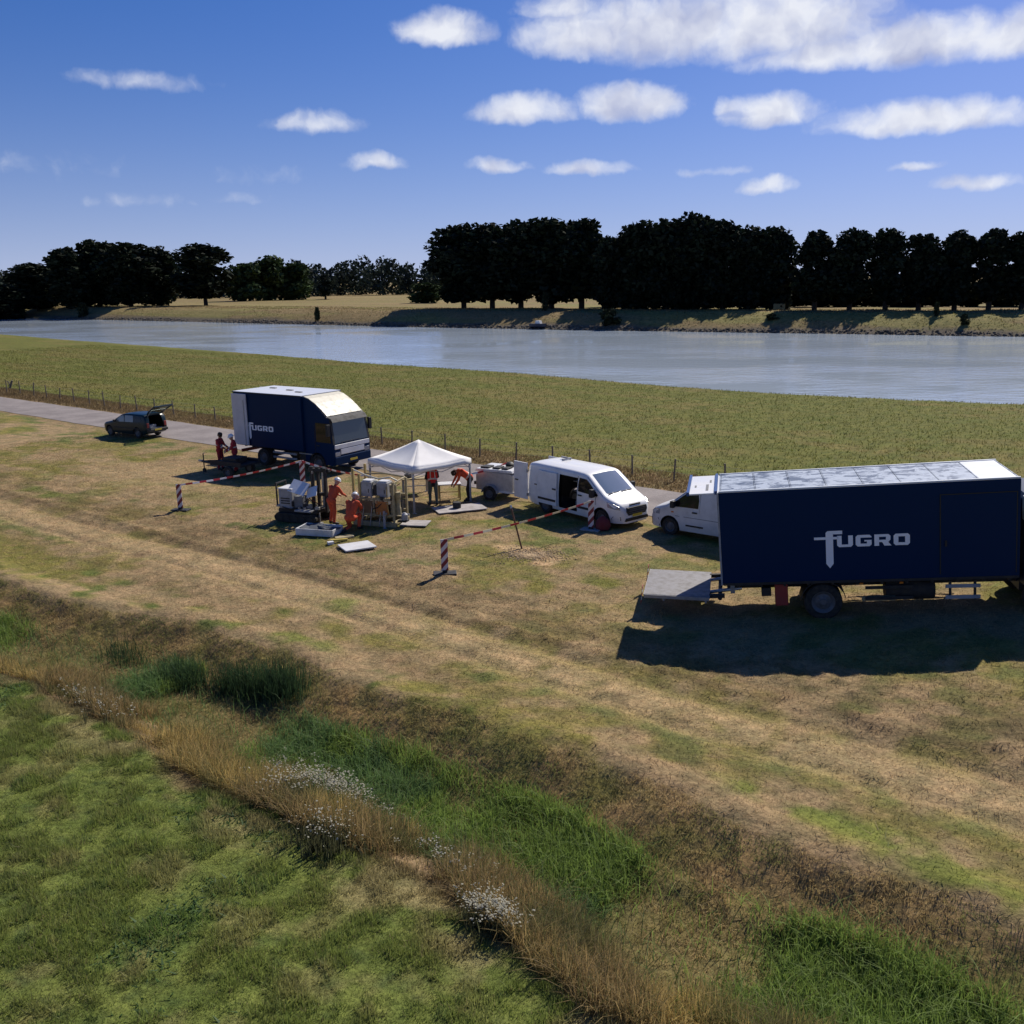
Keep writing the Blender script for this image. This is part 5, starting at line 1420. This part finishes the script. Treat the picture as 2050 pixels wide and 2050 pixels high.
    if vest is not None:       # waistcoat: a shell just outside the trunk
        bm = bmesh.new(); bm.from_mesh(me)
        axis = (ne - pe).normalized(); top_t = (ne - pe).length
        lat_t = (sh[0] - sh[1]).normalized(); mid = (sh[0] + sh[1]) / 2; half = (sh[0] - sh[1]).length / 2
        kill = [f_ for f_ in bm.faces if not (f_.material_index in (TOP, SLV) and -.02 < (f_.calc_center_median() - pe).dot(axis) < top_t - .02 and abs((f_.calc_center_median() - mid).dot(lat_t)) < half * 1.0 and f_.material_index == TOP)]
        bmesh.ops.delete(bm, geom=kill, context='FACES')
        bm.normal_update()
        for v_ in bm.verts: v_.co += v_.normal * .014
        front = axis.cross(lat_t)
        for f_ in bm.faces:
            q = f_.calc_center_median(); a_ = (q - pe).dot(axis) / top_t; b_ = abs((q - mid).dot(lat_t)) / half
            f_.material_index = 1 if (.22 < a_ < .32) or (.38 < b_ < .58 and a_ > .32) else 0
        vm_ = bpy.data.meshes.new('vest'); bm.to_mesh(vm_); bm.free()
        vm_.materials.append(vest); vm_.materials.append(C_BAND)
        vo = bpy.data.objects.new('vest', vm_); COL.objects.link(vo); vo.parent = e
        so = vo.modifiers.new('cloth', 'SOLIDIFY'); so.thickness = .008; so.offset = 1
    Rm = Matrix((fw, hd_.cross(fw), hd_)).transposed().to_4x4(); Rm.translation = he
    if helmet is not None:
        h = MB()
        h.rings([[(math.cos(2 * PI * i / 18) * r * 1.12 + .005, math.sin(2 * PI * i / 18) * r, z) for i in range(18)] for r, z in ((.118, .035), (.120, .06), (.112, .10), (.09, .135), (.055, .158), (.012, .167))])
        h.rings([[(math.cos(2 * PI * i / 18) * r * 1.1 + .02, math.sin(2 * PI * i / 18) * r, z) for i in range(18)] for r, z in ((.14, .028), (.143, .034), (.12, .044))])
        h.box((.0, 0, .165), (.20, .03, .012))
        ho = h.build('helmet', helmet, e, smooth=50)
    else:
        h = MB()
        h.rings([[(math.cos(2 * PI * i / 16) * r * 1.05 - .014, math.sin(2 * PI * i / 16) * r, z) for i in range(16)] for r, z in ((.085, -.045), (.104, -.01), (.106, .05), (.10, .10), (.07, .138), (.01, .15))])
        ho = h.build('hair', HAIR, e, smooth=50)
    ho.matrix_local = Rm
    for q in (-1, 1):
        ey = MB().lathe([(.001, -.009), (.007, -.006), (.009, 0), (.007, .006), (.001, .009)], 8).build('eye', C_BLACK, e); ey.matrix_local = Rm @ Matrix.Translation((.088, q * .034, .012))
    return e

g = lambda px, py: gat(px, py)
def foot(px, py): p = at(px, py); return Vector((p.x, p.y, gz(p.x, p.y)))
person(foot(868, 1012), rad(100), 'lean', C_BLACK, C_OLIVE, 'person in red reflective vest and grey-green trousers standing with back turned under the tent', vest=C_VEST, s=1.06)
person(foot(936, 1003), rad(195), 'bend', C_VEST2, C_BLACK, 'person in orange vest and black trousers bending down by the tent leg', vest=C_VEST2, s=1.08)
person(foot(668, 1052), rad(55), 'lean', C_ORANGE, C_ORANGE, 'worker in orange coverall and white helmet standing between the two rigs', helmet=HELM, s=1.10)
person(foot(704, 1066), rad(75), 'kneel', C_ORANGE, C_ORANGE, 'worker in orange coverall kneeling in front of the beige rig', helmet=HELM, s=1.16)
person(foot(443, 940), rad(-15), 'stand', C_RED, C_RED, 'left of two people in dark red coveralls behind the small navy truck', helmet=None, bands=True, s=1.12)
person(foot(473, 945), rad(190), 'stand', C_RED, C_RED, 'right of two people in dark red coveralls, next to the open truck door', helmet=HELM, bands=True, s=1.12)

# ---------------------------------------------------------------- dark low trailer at the rear of the small truck
def low_trailer():
    p = at(478, 952); hd = rad(150)
    t = empty('flat_trailer', (p.x, p.y, 0), hd, 'dark low flat trailer with drawbar behind the small navy truck', 'trailer')
    MB().box((.2, 0, .62), (2.1, 1.3, .10)).build('deck', DARKMETAL, t, bevel=.01)
    for y in (-.62, .62): MB().box((.2, y, .72), (2.1, .04, .16)).build('side_rail', DARKMETAL, t)
    for y in (-.72, .72): wheel(t, -.1, y, .30, .18, 1 if y > 0 else -1, .55)
    MB().tube((1.2, .5, .60), (2.5, 0, .52), .05).tube((1.2, -.5, .60), (2.5, 0, .52), .05).build('drawbar', DARKMETAL, t)
    MB().box((2.6, 0, .54), (.28, .10, .10)).build('hitch', STEEL, t, bevel=.02)
    jw = MB().tube((2.3, .08, .95), (2.3, .08, .12), .03).build('jockey_stem', BLACK, t)
    MB().lathe([(.02, -.04), (.10, -.04), (.10, .04), (.02, .04)], 14, 'y', (2.3, .08, .10)).build('jockey_wheel', RUBBER, jw)
    MB().tube((2.3, .08, .95), (2.15, .08, 1.0), .015).build('crank', STEEL, jw)
    MB().box((.1, .05, .82), (.9, .8, .28)).build('equipment_box', BLACK, t, bevel=.03)
    MB().tube((-.6, .3, .9), (1.0, -.3, .78), .04).build('rod', DARKMETAL, t)
low_trailer()

# ---------------------------------------------------------------- grey sounding rig with mast
def grey_rig():
    p = at(612, 1040); hd = rad(-22)
    t = empty('sounding_rig', (p.x, p.y, 0), hd, 'grey tracked sounding rig with dark masts and tilted white sheets', 'drilling rig')
    for y in (-.55, .55):
        tr = MB().prism([(-.85, .02), (.75, .02), (.95, .16), (.95, .28), (.78, .38), (-.88, .38), (-1.02, .24), (-1.0, .12)], y - .14, y + .14, 'y').build('track', RUBBER, t, bevel=.02)
        for k in range(5): MB().lathe([(.02, -.16), (.12, -.16), (.12, .16), (.02, .16)], 14, 'y', (-.75 + k * .36, y, .18)).build('road_wheel', DARKMETAL, tr)
    MB().box((0, 0, .46), (1.8, 1.0, .14)).build('platform', DARKMETAL, t, bevel=.01)
    eb = MB().box((-.55, -.15, .92), (.62, .72, .78)).build('engine_housing', LGREY, t, bevel=.03)
    MB().box((-.55, -.15, 1.33), (.66, .76, .05)).build('housing_lid', WHITE2, eb, bevel=.01)
    for z in (.75, .85, .95): MB().box((-.55, -.515, z), (.42, .02, .04)).build('vent_slot', BLACK, eb)
    MB().box((.02, -.25, .80), (.40, .40, .50)).build('control_cabinet', GREY, t, bevel=.02)
    for (x, y, z, rx, ry, w_, d_) in ((-.02, -.30, 1.38, .75, .25, .72, .60), (.52, -.20, 1.22, .85, -.3, .46, .46)):
        MB().box((x, y, z), (w_, d_, .03), (rx, ry, .1)).build('white_sheet', WHITE, t)
    for i, (x, y) in enumerate(((.28, .25), (.55, .25), (.80, .25), (.98, .10))):
        m_ = MB().box((x, y, 1.22), (.11, .13, 1.75)).build('mast', DARKMETAL if i != 2 else STEEL, t, bevel=.01)
        MB().box((x, y, 2.12), (.15, .17, .07)).build('mast_cap', BLACK, m_)
    MB().box((.62, .25, 2.02), (.95, .18, .14)).build('crosshead', BLACK, t, bevel=.02)
    MB().box((.62, .25, 1.05), (.95, .20, .12)).build('guide_beam', DARKMETAL, t, bevel=.01)
    MB().tube((.42, .05, .5), (.42, .05, 1.9), .05).build('hydraulic_cylinder', BLACK, t)
    MB().tube((.42, .05, 1.1), (.42, .05, 2.0), .028).build('piston_rod', STEEL, t)
    for i, (a, b, c_) in enumerate((((-.3, .3, .6), (.0, .5, 1.0), (.3, .35, 1.5)), ((-.3, .1, .6), (.1, .3, .75), (.5, .1, .6)), ((-.7, -.55, .6), (-.3, -.6, .55), (.2, -.45, .62)))):
        MB().path([a, b, c_], .022, 7).build('hose', BLACK, t, smooth=60)
    MB().box((-.9, -.1, .62), (.16, .9, .06)).build('rear_step', STEEL, t)
    for x in (-.95, .95):
        for y in (-.4, .4): MB().tube((x, y, .45), (x, y, .06), .035).lathe([(.02, .0), (.13, .0), (.13, .05), (.02, .06)], 14, 'z', (x, y, 0)).build('outrigger', STEEL, t)
    MB().box((-.98, .2, 1.05), (.05, .05, .95)).box((-.98, -.45, 1.05), (.05, .05, .95)).box((-.98, -.12, 1.52), (.05, .70, .05)).build('handrail', BLACK, t)
    for x in (.1, .35): MB().lathe([(.01, 0), (.05, .0), (.06, .10), (.01, .12)], 10, 'z', (x, -.52, .55)).build('valve_knob', STEEL, t)
    MB().box((.35, -.55, .52), (.75, .30, .06)).build('tool_shelf', LGREY, t)
    rr_ = random.Random(11)
    for k in range(9):
        a = Vector((rr_.uniform(-.8, .9), rr_.uniform(-.5, .4), rr_.uniform(.55, .9))); c_ = Vector((rr_.uniform(-.8, .9), rr_.uniform(-.5, .4), rr_.uniform(.7, 1.7)))
        MB().path([a, (a + c_) / 2 + Vector((0, -.08, -.18)), c_], .016, 6).build('hose', BLACK if k % 3 else DREDP, t, smooth=60)
    for k in range(10):
        MB().box((rr_.uniform(-.7, .9), rr_.uniform(-.56, .1), rr_.uniform(.56, .80)), (rr_.uniform(.08, .22), rr_.uniform(.08, .2), rr_.uniform(.06, .22)), (0, 0, rr_.uniform(0, 3))).build('fitting', (DARKMETAL, STEEL, GREY, BLACK)[k % 4], t, bevel=.008)
grey_rig()
def tray():
    p = at(640, 1070)
    t = empty('white_tray', (p.x, p.y, 0), rad(-16), 'shallow white tray holding blue-grey sheets in front of the grey rig', 'tray')
    w_, d_ = 1.5, .85
    MB().box((0, 0, .06), (w_, d_, .03)).build('base', WHITE2, t)
    for s in (-1, 1):
        MB().box((0, s * d_ / 2, .18), (w_ + .04, .04, .26)).build('side', WHITE2, t, bevel=.01); MB().box((s * w_ / 2, 0, .181), (.04, d_ - .05, .258)).build('side', WHITE2, t, bevel=.01)
    mb = MB()
    for k in range(5): mb.box((-.5 + .25 * k, .05 * math.sin(k * 2), .27 + .03 * math.sin(k * 3)), (.34, .66, .06), (.15 * math.sin(k), .2 * math.cos(k * 2), .3 * k))
    mb.build('folded_sheet', BLUEC, t, bevel=.02)
tray()

# ---------------------------------------------------------------- beige push rig
def beige_rig():
    p = at(757, 1048); hd = rad(-20)
    t = empty('push_rig', (p.x + .15, p.y, 0), hd, 'beige steel framed push rig with orange panel and ochre corner posts', 'drilling rig'); t.scale = (.88, .9, .94)
    sk = MB()
    for y in (-.62, .62): sk.box((0, y, .14), (2.1, .16, .20))
    for x in (-.9, 0, .9): sk.box((x, 0, .17), (.14, 1.1, .14))
    sk.build('skid_base', BEIGE, t, bevel=.015)
    for i, (x, y) in enumerate(((-1.02, -.55), (-1.02, .55), (-.72, -.55))):
        q = MB().box((x, y, 1.28 if i < 2 else 1.18), (.10, .10, 2.25 if i < 2 else 2.0)).build('corner_post', OCHRE, t, bevel=.01)
    for x, y in ((1.0, .55), (.95, -.62)): MB().box((x, y, 1.05), (.09, .09, 1.75)).build('corner_post', BEIGE, t, bevel=.01)
    for z in (.52, 1.18):
        MB().box((.0, -.60, z), (1.9, .09, .10)).build('cross_beam', BEIGE, t, bevel=.01); MB().box((.0, .60, z), (1.9, .09, .10)).build('cross_beam', BEIGE, t, bevel=.01)
    MB().box((-.02, -.60, .85), (.08, .08, .66)).build('upright', BEIGE, t, bevel=.01)
    for x in (-.42, .36):
        cb = MB().box((x, -.25, 1.55), (.52, .55, .62)).build('hydraulic_cabinet', LGREY, t, bevel=.02)
        MB().box((x, -.25, 1.89), (.42, .4, .06)).build('cabinet_lid', WHITE2, cb, bevel=.01)
        MB().box((x + .12, -.535, 1.5), (.03, .02, .16)).build('cabinet_handle', BLACK, cb)
    MB().box((-.03, -.25, 1.50), (.18, .40, .44)).build('motor', BLACK, t, bevel=.03)
    MB().lathe([(.02, 0), (.10, 0), (.12, .1), (.09, .16), (.02, .18)], 12, 'z', (-.03, -.3, 1.76)).build('filter_cap', CREAM, t, smooth=40)
    op = MB().box((.40, -.655, .83), (.62, .03, .56)).build('orange_panel', ORANGEP, t, bevel=.008)
    for x in (.16, .64):
        for z in (.62, 1.04): MB().tube((x, -.67, z), (x, -.685, z), .03, None, 8).build('bolt', BEIGE, op)
    MB().box((-.48, -.63, .84), (.80, .03, .54)).build('tank_panel', M_('brown_panel', (.20, .13, .06), .6, var=.4, vscale=6), t, bevel=.008)
    MB().box((0, 0, .75), (1.75, 1.0, .42)).build('ballast_block', DARKMETAL, t, bevel=.02)
    for i, (x, r_, h_) in enumerate(((.86, .16, 1.25), (1.08, .12, .95))):
        MB().lathe([(.02, 0), (r_, 0), (r_, h_ * .3), (r_ * .8, h_ * .34), (r_ * .8, h_ * .7), (r_, h_ * .74), (r_, h_), (.02, h_)], 16, 'z', (x, -.42, .55)).build('push_cylinder', BEIGE, t, smooth=40)
    MB().path([(-1.0, -.55, 2.36), (-.4, -.5, 2.14), (.2, -.5, 2.02), (.75, -.45, 2.10), (1.0, -.3, 1.95)], .035, 8).build('hose', CREAM, t, smooth=60)
    MB().path([(-.95, .5, 2.0), (0, .5, 2.05), (.98, .5, 1.95)], .035, 8).build('top_rail', BEIGE, t)
    MB().path([(.98, -.6, 1.9), (.98, .5, 1.95)], .035, 8).build('top_rail', BEIGE, t)
    lg = MB().box((.60, -.86, .36), (.08, .08, .80)).box((.60, -.76, .62), (.08, .22, .08)).lathe([(.02, 0), (.15, 0), (.15, .03), (.02, .05)], 14, 'z', (.60, -.86, 0)).build('stabiliser_leg', LGREY, t)
    MB().tube((1.15, -.3, .55), (1.55, -.3, .55), .05).build('rod_stub', STEEL, t)
    MB().lathe([(.02, 0), (.14, 0), (.14, .22), (.05, .30), (.02, .30)], 12, 'z', (1.38, -.45, .36)).build('small_pump', LGREY, t, smooth=40)
    MB().box((1.28, -.4, .30), (.40, .36, .06)).build('pump_shelf', DARKMETAL, t)
    rr_ = random.Random(12)
    for k in range(11):
        a = Vector((rr_.uniform(-.9, .9), -.58, rr_.uniform(.35, 1.2))); c_ = Vector((rr_.uniform(-.9, .9), rr_.uniform(-.6, .3), rr_.uniform(1.2, 1.95)))
        MB().path([a, (a + c_) / 2 + Vector((.05, -.14, -.12)), c_], .018, 6).build('hose', (BLACK, BLACK, DARKMETAL, OCHRE)[k % 4], t, smooth=60)
    for k in range(12):
        MB().box((rr_.uniform(-.85, .95), rr_.uniform(-.66, -.45), rr_.uniform(.25, 1.35)), (rr_.uniform(.06, .2), rr_.uniform(.06, .14), rr_.uniform(.06, .24)), (0, 0, rr_.uniform(-.2, .2))).build('fitting', (DARKMETAL, BEIGE, BLACK, OCHRE)[k % 4], t, bevel=.008)
    for x in (-.6, -.2, .25): MB().tube((x, -.72, .05), (x + .12, -.60, 1.1), .022).build('spare_rod', STEEL, t)
beige_rig()

# ---------------------------------------------------------------- striped barrier posts, tapes
def stripe_mat():
    mt = bpy.data.materials.new('red_white_stripes'); mt.use_nodes = True
    t = NT(mt.node_tree); b = mt.node_tree.nodes['Principled BSDF']; b.inputs['Roughness'].default_value = .5
    tcn = t.n('ShaderNodeTexCoord'); sp = t.n('ShaderNodeSeparateXYZ'); mt.node_tree.links.new(tcn.outputs['Object'], sp.inputs[0])
    q = t.math('FRACT', t.math('MULTIPLY', t.math('ADD', sp.outputs[2], t.math('MULTIPLY', sp.outputs[1], 1.15)), 2.9))
    k = t.math('GREATER_THAN', q, .5)
    t.put(b.inputs['Base Color'], t.mix(k, (.66, .60, .60), (.20, .016, .028)))
    return mt
STRIPE = stripe_mat()
def beacon(px, py, rz, label, h=1.02, tilt=0):
    p = at(px, py); p.z = gz(p.x, p.y)
    t = empty('barrier_post', p, rz, label, 'barrier', 'striped barrier posts')
    MB().box((0, 0, .03), (.42, .75, .07)).build('foot_plate', BLACK if px < 1150 else MATGREY, t, bevel=.02)
    MB().box((0, 0, .10), (.10, .16, .08)).build('socket', BLACK, t)
    o = MB().box((0, 0, h / 2), (.035, .23, h)).build('panel', STRIPE, t, bevel=.008, loc=(0, 0, .12)); o.rotation_euler = (tilt, 0, 0)
    return p + Vector((0, 0, h + .12))
b1 = beacon(362, 1022, rad(80), 'striped red and white barrier post alone at the far left of the site')
b2 = beacon(607, 975, rad(100), 'striped red and white barrier post behind the grey rig', h=1.15)
b3 = beacon(891, 1152, rad(95), 'striped red and white barrier post nearest to the ditch, in front of the tent', h=1.05)
b4 = beacon(1183, 1063, rad(60), 'striped red and white barrier post beside the front wheel of the open van', h=1.05)
# red weight bag beside that post
bagp = at(1206, 1060)
o = MB().lathe([(.02, 0), (.24, .01), (.30, .14), (.26, .34), (.14, .46), (.05, .52), (.02, .53)], 18).build('weight_bag', DREDP, None, smooth=50, loc=(bagp.x, bagp.y - .15, gz(bagp.x, bagp.y)))
tag(o, 'dark red round bag on the grass by the front wheel of the open van', 'bag')

TAPE_W = M_('tape_white', (.78, .74, .70), .5); TAPE_R = M_('tape_red', (.50, .028, .030), .5); TAPE_Y = M_('tape_cream', (.74, .66, .44), .5)
def tape(pts, label, sag=.12, seg=.32, hgt=.075, white=TAPE_W):
    """plastic ribbon in alternating colours, hanging between points"""
    mb = MB(); k = 0
    for a, b in zip(pts[:-1], pts[1:]):
        a, b = Vector(a), Vector(b); n = max(2, int((b - a).length / seg))
        nn = Vector((-(b - a).y, (b - a).x, 0)).normalized() * .004
        for i in range(n):
            P_ = []
            for t in (i / n, (i + 1) / n):
                q = a.lerp(b, t); q.z -= sag * 4 * t * (1 - t) ; tw = .35 * math.sin(t * 7)
                P_.append((q, Vector((0, 0, hgt / 2)) + nn * (tw * 8)))
            (q0, h0), (q1, h1) = P_
            mb.cur = k % 2; k += 1
            mb.hexa([q0 - h0 - nn, q1 - h1 - nn, q1 - h1 + nn, q0 - h0 + nn], [q0 + h0 - nn, q1 + h1 - nn, q1 + h1 + nn, q0 + h0 + nn])
    o = mb.build('barrier_tape', [white, TAPE_R])
    return tag(o, label, 'tape', 'red and white barrier tapes')
tl = Vector((TENT_C.x + TENT_CS[3].x, TENT_C.y + TENT_CS[3].y, 1.15)); trr = Vector((TENT_C.x + TENT_CS[1].x, TENT_C.y + TENT_CS[1].y, 1.25))
tape([b1 - Vector((0, 0, .04)), b2 - Vector((0, 0, .03)), tl], 'sagging barrier tape from the far left post past the small truck to the tent', sag=.10)
tpe = at(1030, 930, 1.2)
tape([trr, Vector((-.2, 41.2, 1.42))], 'short barrier tape from the right tent leg to the silver trailer', sag=.05)
tape([b3 - Vector((0, 0, .02)), b4 - Vector((0, 0, .04))], 'barrier tape from the post near the ditch to the post by the open van', sag=.10, seg=.42, white=TAPE_Y)

# ---------------------------------------------------------------- things on the grass
def slab(px, py, w_, d_, h_, rz, mat, name, label, cat, tilt=0):
    p = at(px, py); z = gz(p.x, p.y)
    o = MB().box((0, 0, h_ / 2 + .03), (w_, d_, h_)).build(name, mat, None, bevel=.006, loc=(p.x, p.y, z)); o.rotation_euler = (tilt, 0, rz)
    return tag(o, label, cat)
slab(920, 1022, 2.1, 1.15, .04, rad(20), MATGREY, 'ground_mat', 'long grey ground mat on the grass in front of the bending person', 'mat')
slab(832, 1052, 1.05, .85, .04, rad(-10), MATGREY, 'ground_mat', 'small grey ground mat beside the beige rig', 'mat')
slab(715, 1098, 1.15, .95, .05, rad(28), WHITE2, 'white_board', 'square white board lying flat on the grass before the rigs', 'board')
o = slab(679, 1086, .62, .10, .07, rad(10), YELLOWP, 'plank', 'short yellow plank lying behind the white board', 'plank')
slab(662, 1092, .22, .16, .10, rad(30), WHITE2, 'small_block', 'small white block at the end of the yellow plank', 'block')
slab(690, 1078, .70, .35, .03, rad(15), BEIGE, 'sack', 'flat beige sack between the tray and the white board', 'sack')
# leaning rod in the sand
rp = at(1046, 1100); rz_ = gz(rp.x, rp.y)
rt = empty('sounding_rod', (rp.x, rp.y, rz_), 0, 'thin rusty rod leaning out of the patch of loose sand', 'rod')
RUST = M_('rusty_steel', (.16, .085, .05), .75, metal=.3, var=.4, vscale=9)
MB().tube((0, 0, -.1), (-.38, .25, 1.45), .032, .030).build('shaft', RUST, rt); MB().tube((-.375, .247, 1.42), (-.40, .263, 1.53), .045, .04).build('head', STEEL, rt)
# loose sand
sp_ = gat(1062, 1112)
n = 2600; aa = rng.uniform(0, 2 * PI, n); rr = np.abs(rng.normal(0, .55, n))
xx, yy = SAND.x + np.cos(aa) * rr * 1.25, SAND.y + np.sin(aa) * rr * .9
uu_, vv_ = to_uv(xx, yy); zz = height(uu_, vv_)
V = octa[None] * np.array([1, 1, .45]) * rng.uniform(.012, .045, (n, 1, 1)) + np.stack([xx, yy, zz + .01], 1)[:, None, :]
F = (np.arange(n) * 6)[:, None, None] + np.array([(0, 1, 4), (1, 2, 4), (2, 3, 4), (3, 0, 4), (1, 0, 5), (2, 1, 5), (3, 2, 5), (0, 3, 5)])[None]
o = bpy.data.objects.new('loose_sand', raw_mesh('loose_sand', V.reshape(-1, 3), F.reshape(-1, 3), STONE, np.repeat(np.clip(C(.50, .37, .22) * rng.uniform(.8, 1.15, (n, 1)), 0, 1), 6, axis=0)))
COL.objects.link(o); tag(o, 'loose pale sand thrown up round the leaning rod', 'sand', kind='stuff')

# ---------------------------------------------------------------- wire fence along the road
ft = empty('wire_fence', (0, 0, 0), 0, 'wire fence on weathered wooden posts between road and meadow', 'fence')
PM = [MB().tube((0, 0, -.3), (.02 * s, .015 * s, 1.12), .048, .042, 8).mesh('post', WOOD, 50) for s in (-1, 1, 2)]
pts = []
rfence = random.Random(3)
u_ = -112.0
while u_ < 8:
    v_ = 38.4 + .12 * math.sin(u_ * .2)
    x, y = to_xy(u_, v_); z = gz(x, y)
    o = bpy.data.objects.new('post', PM[len(pts) % 3]); COL.objects.link(o); o.parent = ft; o.location = (x, y, z)
    o.rotation_euler = (rfence.uniform(-.06, .06), rfence.uniform(-.06, .06), rfence.uniform(0, 6)); o.scale = (1, 1, rfence.uniform(.88, 1.08))
    pts.append(Vector((x, y, z))); u_ += 2.45 + rfence.uniform(-.2, .2)
WIRE = M_('fence_wire', (.22, .21, .20), .5, metal=.7)
for h_ in (.45, .75, 1.02):
    MB().path([p + Vector((0, -.05, h_)) for p in pts], .006, 4).build('wire', WIRE, ft)
# older leaning stump at the left edge
p = at(18, 778); o = MB().tube((0, 0, -.2), (.35, .1, .75), .12, .09, 8).tube((.15, .05, .3), (-.1, .1, .7), .06, .05, 7).build('fence_stump', WOOD, None, smooth=50, loc=(p.x, p.y, gz(p.x, p.y))); tag(o, 'dark leaning stump in the fence line at the left edge', 'stump')

# ---------------------------------------------------------------- far bank: boat and straw bale
bp = at(1078, 634, 1.2); bp.z = gz(bp.x, bp.y)
bt = empty('small_boat', bp, rad(-35), 'small dark blue boat with white canopy lying on the far bank', 'boat')
BB = M_('boat_blue', (.010, .016, .040), .5)
rg = []
for k in range(9):
    x = -2.0 + k * .5; w_ = .85 * math.sqrt(max(.02, 1 - (max(0, x) / 2.05) ** 2)); d_ = .25 + .15 * max(0, x) / 2
    rg.append([(x, -w_, .85 + d_ * .5), (x, -w_ * .85, .35), (x, -w_ * .2, .05 + .08 * max(0, x)), (x, w_ * .2, .05 + .08 * max(0, x)), (x, w_ * .85, .35), (x, w_, .85 + d_ * .5)])
MB().rings(rg).build('hull', BB, bt, smooth=40)
MB().prism([(-.6, .95), (.7, .95), (.45, 1.65), (-.5, 1.65)], -.5, .5, 'y').build('canopy', WHITE2, bt, bevel=.03)
MB().box((-2.05, 0, .75), (.25, .3, .6)).build('outboard_motor', BLACK, bt, bevel=.03)
p = at(1560, 620, 2.0); p.z = gz(p.x, p.y)
STRAWM = M_('straw', (.33, .26, .12), .95, var=.3, vscale=3, bump=.8, bscale=9)
o = MB().box((0, 0, .62), (2.4, 1.2, 1.25)).box((.0, .0, .62), (.05, 1.22, 1.27)).box((.75, 0, .62), (.05, 1.22, 1.27)).box((-.75, 0, .62), (.05, 1.22, 1.27)).build('straw_bale', STRAWM, None, bevel=.06, loc=p); o.rotation_euler = (0, 0, rad(-20)); tag(o, 'pale straw bale on the far dike at the gap between tree rows', 'bale')

# ---------------------------------------------------------------- flowering herbs by the ditch
FLW = leaf_mat('white_blossom', .7, .3)
def flower_clump(px, py, z, su_, sv_, n, h_, label, dark=.6, bloom=5):
    p = at(px, py, z); a, b = to_uv(p.x, p.y)
    t = empty('white_flower_clump', (p.x, p.y, gz(p.x, p.y)), 0, label, 'flowers', 'white flowering herbs at the ditch')
    u, v = rng.normal(a, su_, n), rng.normal(b, sv_, n); hh = h_ * rng.uniform(.6, 1.1, n)
    x, y = to_xy(u, v); zz = height(u, v)
    col = np.tile(C(.150, .155, .075), (n, 1)) * dark
    st = blades('stems', np.repeat(u, 4) + rng.normal(0, .04, n * 4), np.repeat(v, 4) + rng.normal(0, .04, n * 4), np.repeat(hh, 4) * rng.uniform(.5, 1.0, n * 4), .022, np.repeat(col, 4, axis=0), lean=.35, segs=2, jitter=.5)
    del st['category']
    st.parent = t; st.matrix_parent_inverse = Matrix.Translation(-Vector(t.location))
    # each flower head: a small dome of hexagons
    m_ = bloom; ox, oy = rng.normal(0, .045, (n, m_)), rng.normal(0, .045, (n, m_))
    cx, cy, cz = (x[:, None] + ox).ravel(), (y[:, None] + oy).ravel(), ((zz + hh)[:, None] + rng.normal(0, .03, (n, m_))).ravel()
    r_ = rng.uniform(.008, .020, n * m_); N = n * m_
    ang = np.arange(6) * PI / 3
    tilt = rng.normal(0, .35, (N, 2))
    ring = np.stack([cx[:, None] + np.cos(ang) * r_[:, None], cy[:, None] + np.sin(ang) * r_[:, None], cz[:, None] + (np.cos(ang) * tilt[:, :1] + np.sin(ang) * tilt[:, 1:]) * r_[:, None]], 2)
    top = np.stack([cx, cy, cz + r_ * .4], 1)[:, None, :]
    V = np.concatenate([ring, top], 1).reshape(-1, 3)
    F = ((np.arange(N) * 7)[:, None, None] + np.array([(i, (i + 1) % 6, 6) for i in range(6)])[None]).reshape(-1, 3)
    o = bpy.data.objects.new('blossom', raw_mesh('blossom', V, F, FLW, np.tile(C(.40, .385, .30), (len(V), 1)))); COL.objects.link(o); o.parent = t; o['kind'] = 'stuff'
    o.matrix_parent_inverse = Matrix.Translation(-Vector(t.location))
    return t
flower_clump(668, 1560, -.1, .68, .20, 260, .48, 'widest clump of white flowers above dark stems, left of the ditch')
flower_clump(575, 1590, -.1, .30, .25, 130, .6, 'small dark clump with few white flowers left of the widest one', .5, 2)
flower_clump(985, 1850, .0, .26, .16, 140, .48, 'dense low clump of white flowers at the middle of the ditch edge')
flower_clump(915, 1740, -.2, .45, .2, 30, .42, 'sparse white flowers on thin stems beside the green sedge')
flower_clump(190, 1420, -.1, .8, .3, 55, .40, 'pale flowering clump in the dry grass at the left end of the ditch')
flower_clump(655, 1690, .0, .32, .24, 150, .55, 'dark leafy clump almost without flowers at the lawn edge', .6, 1)
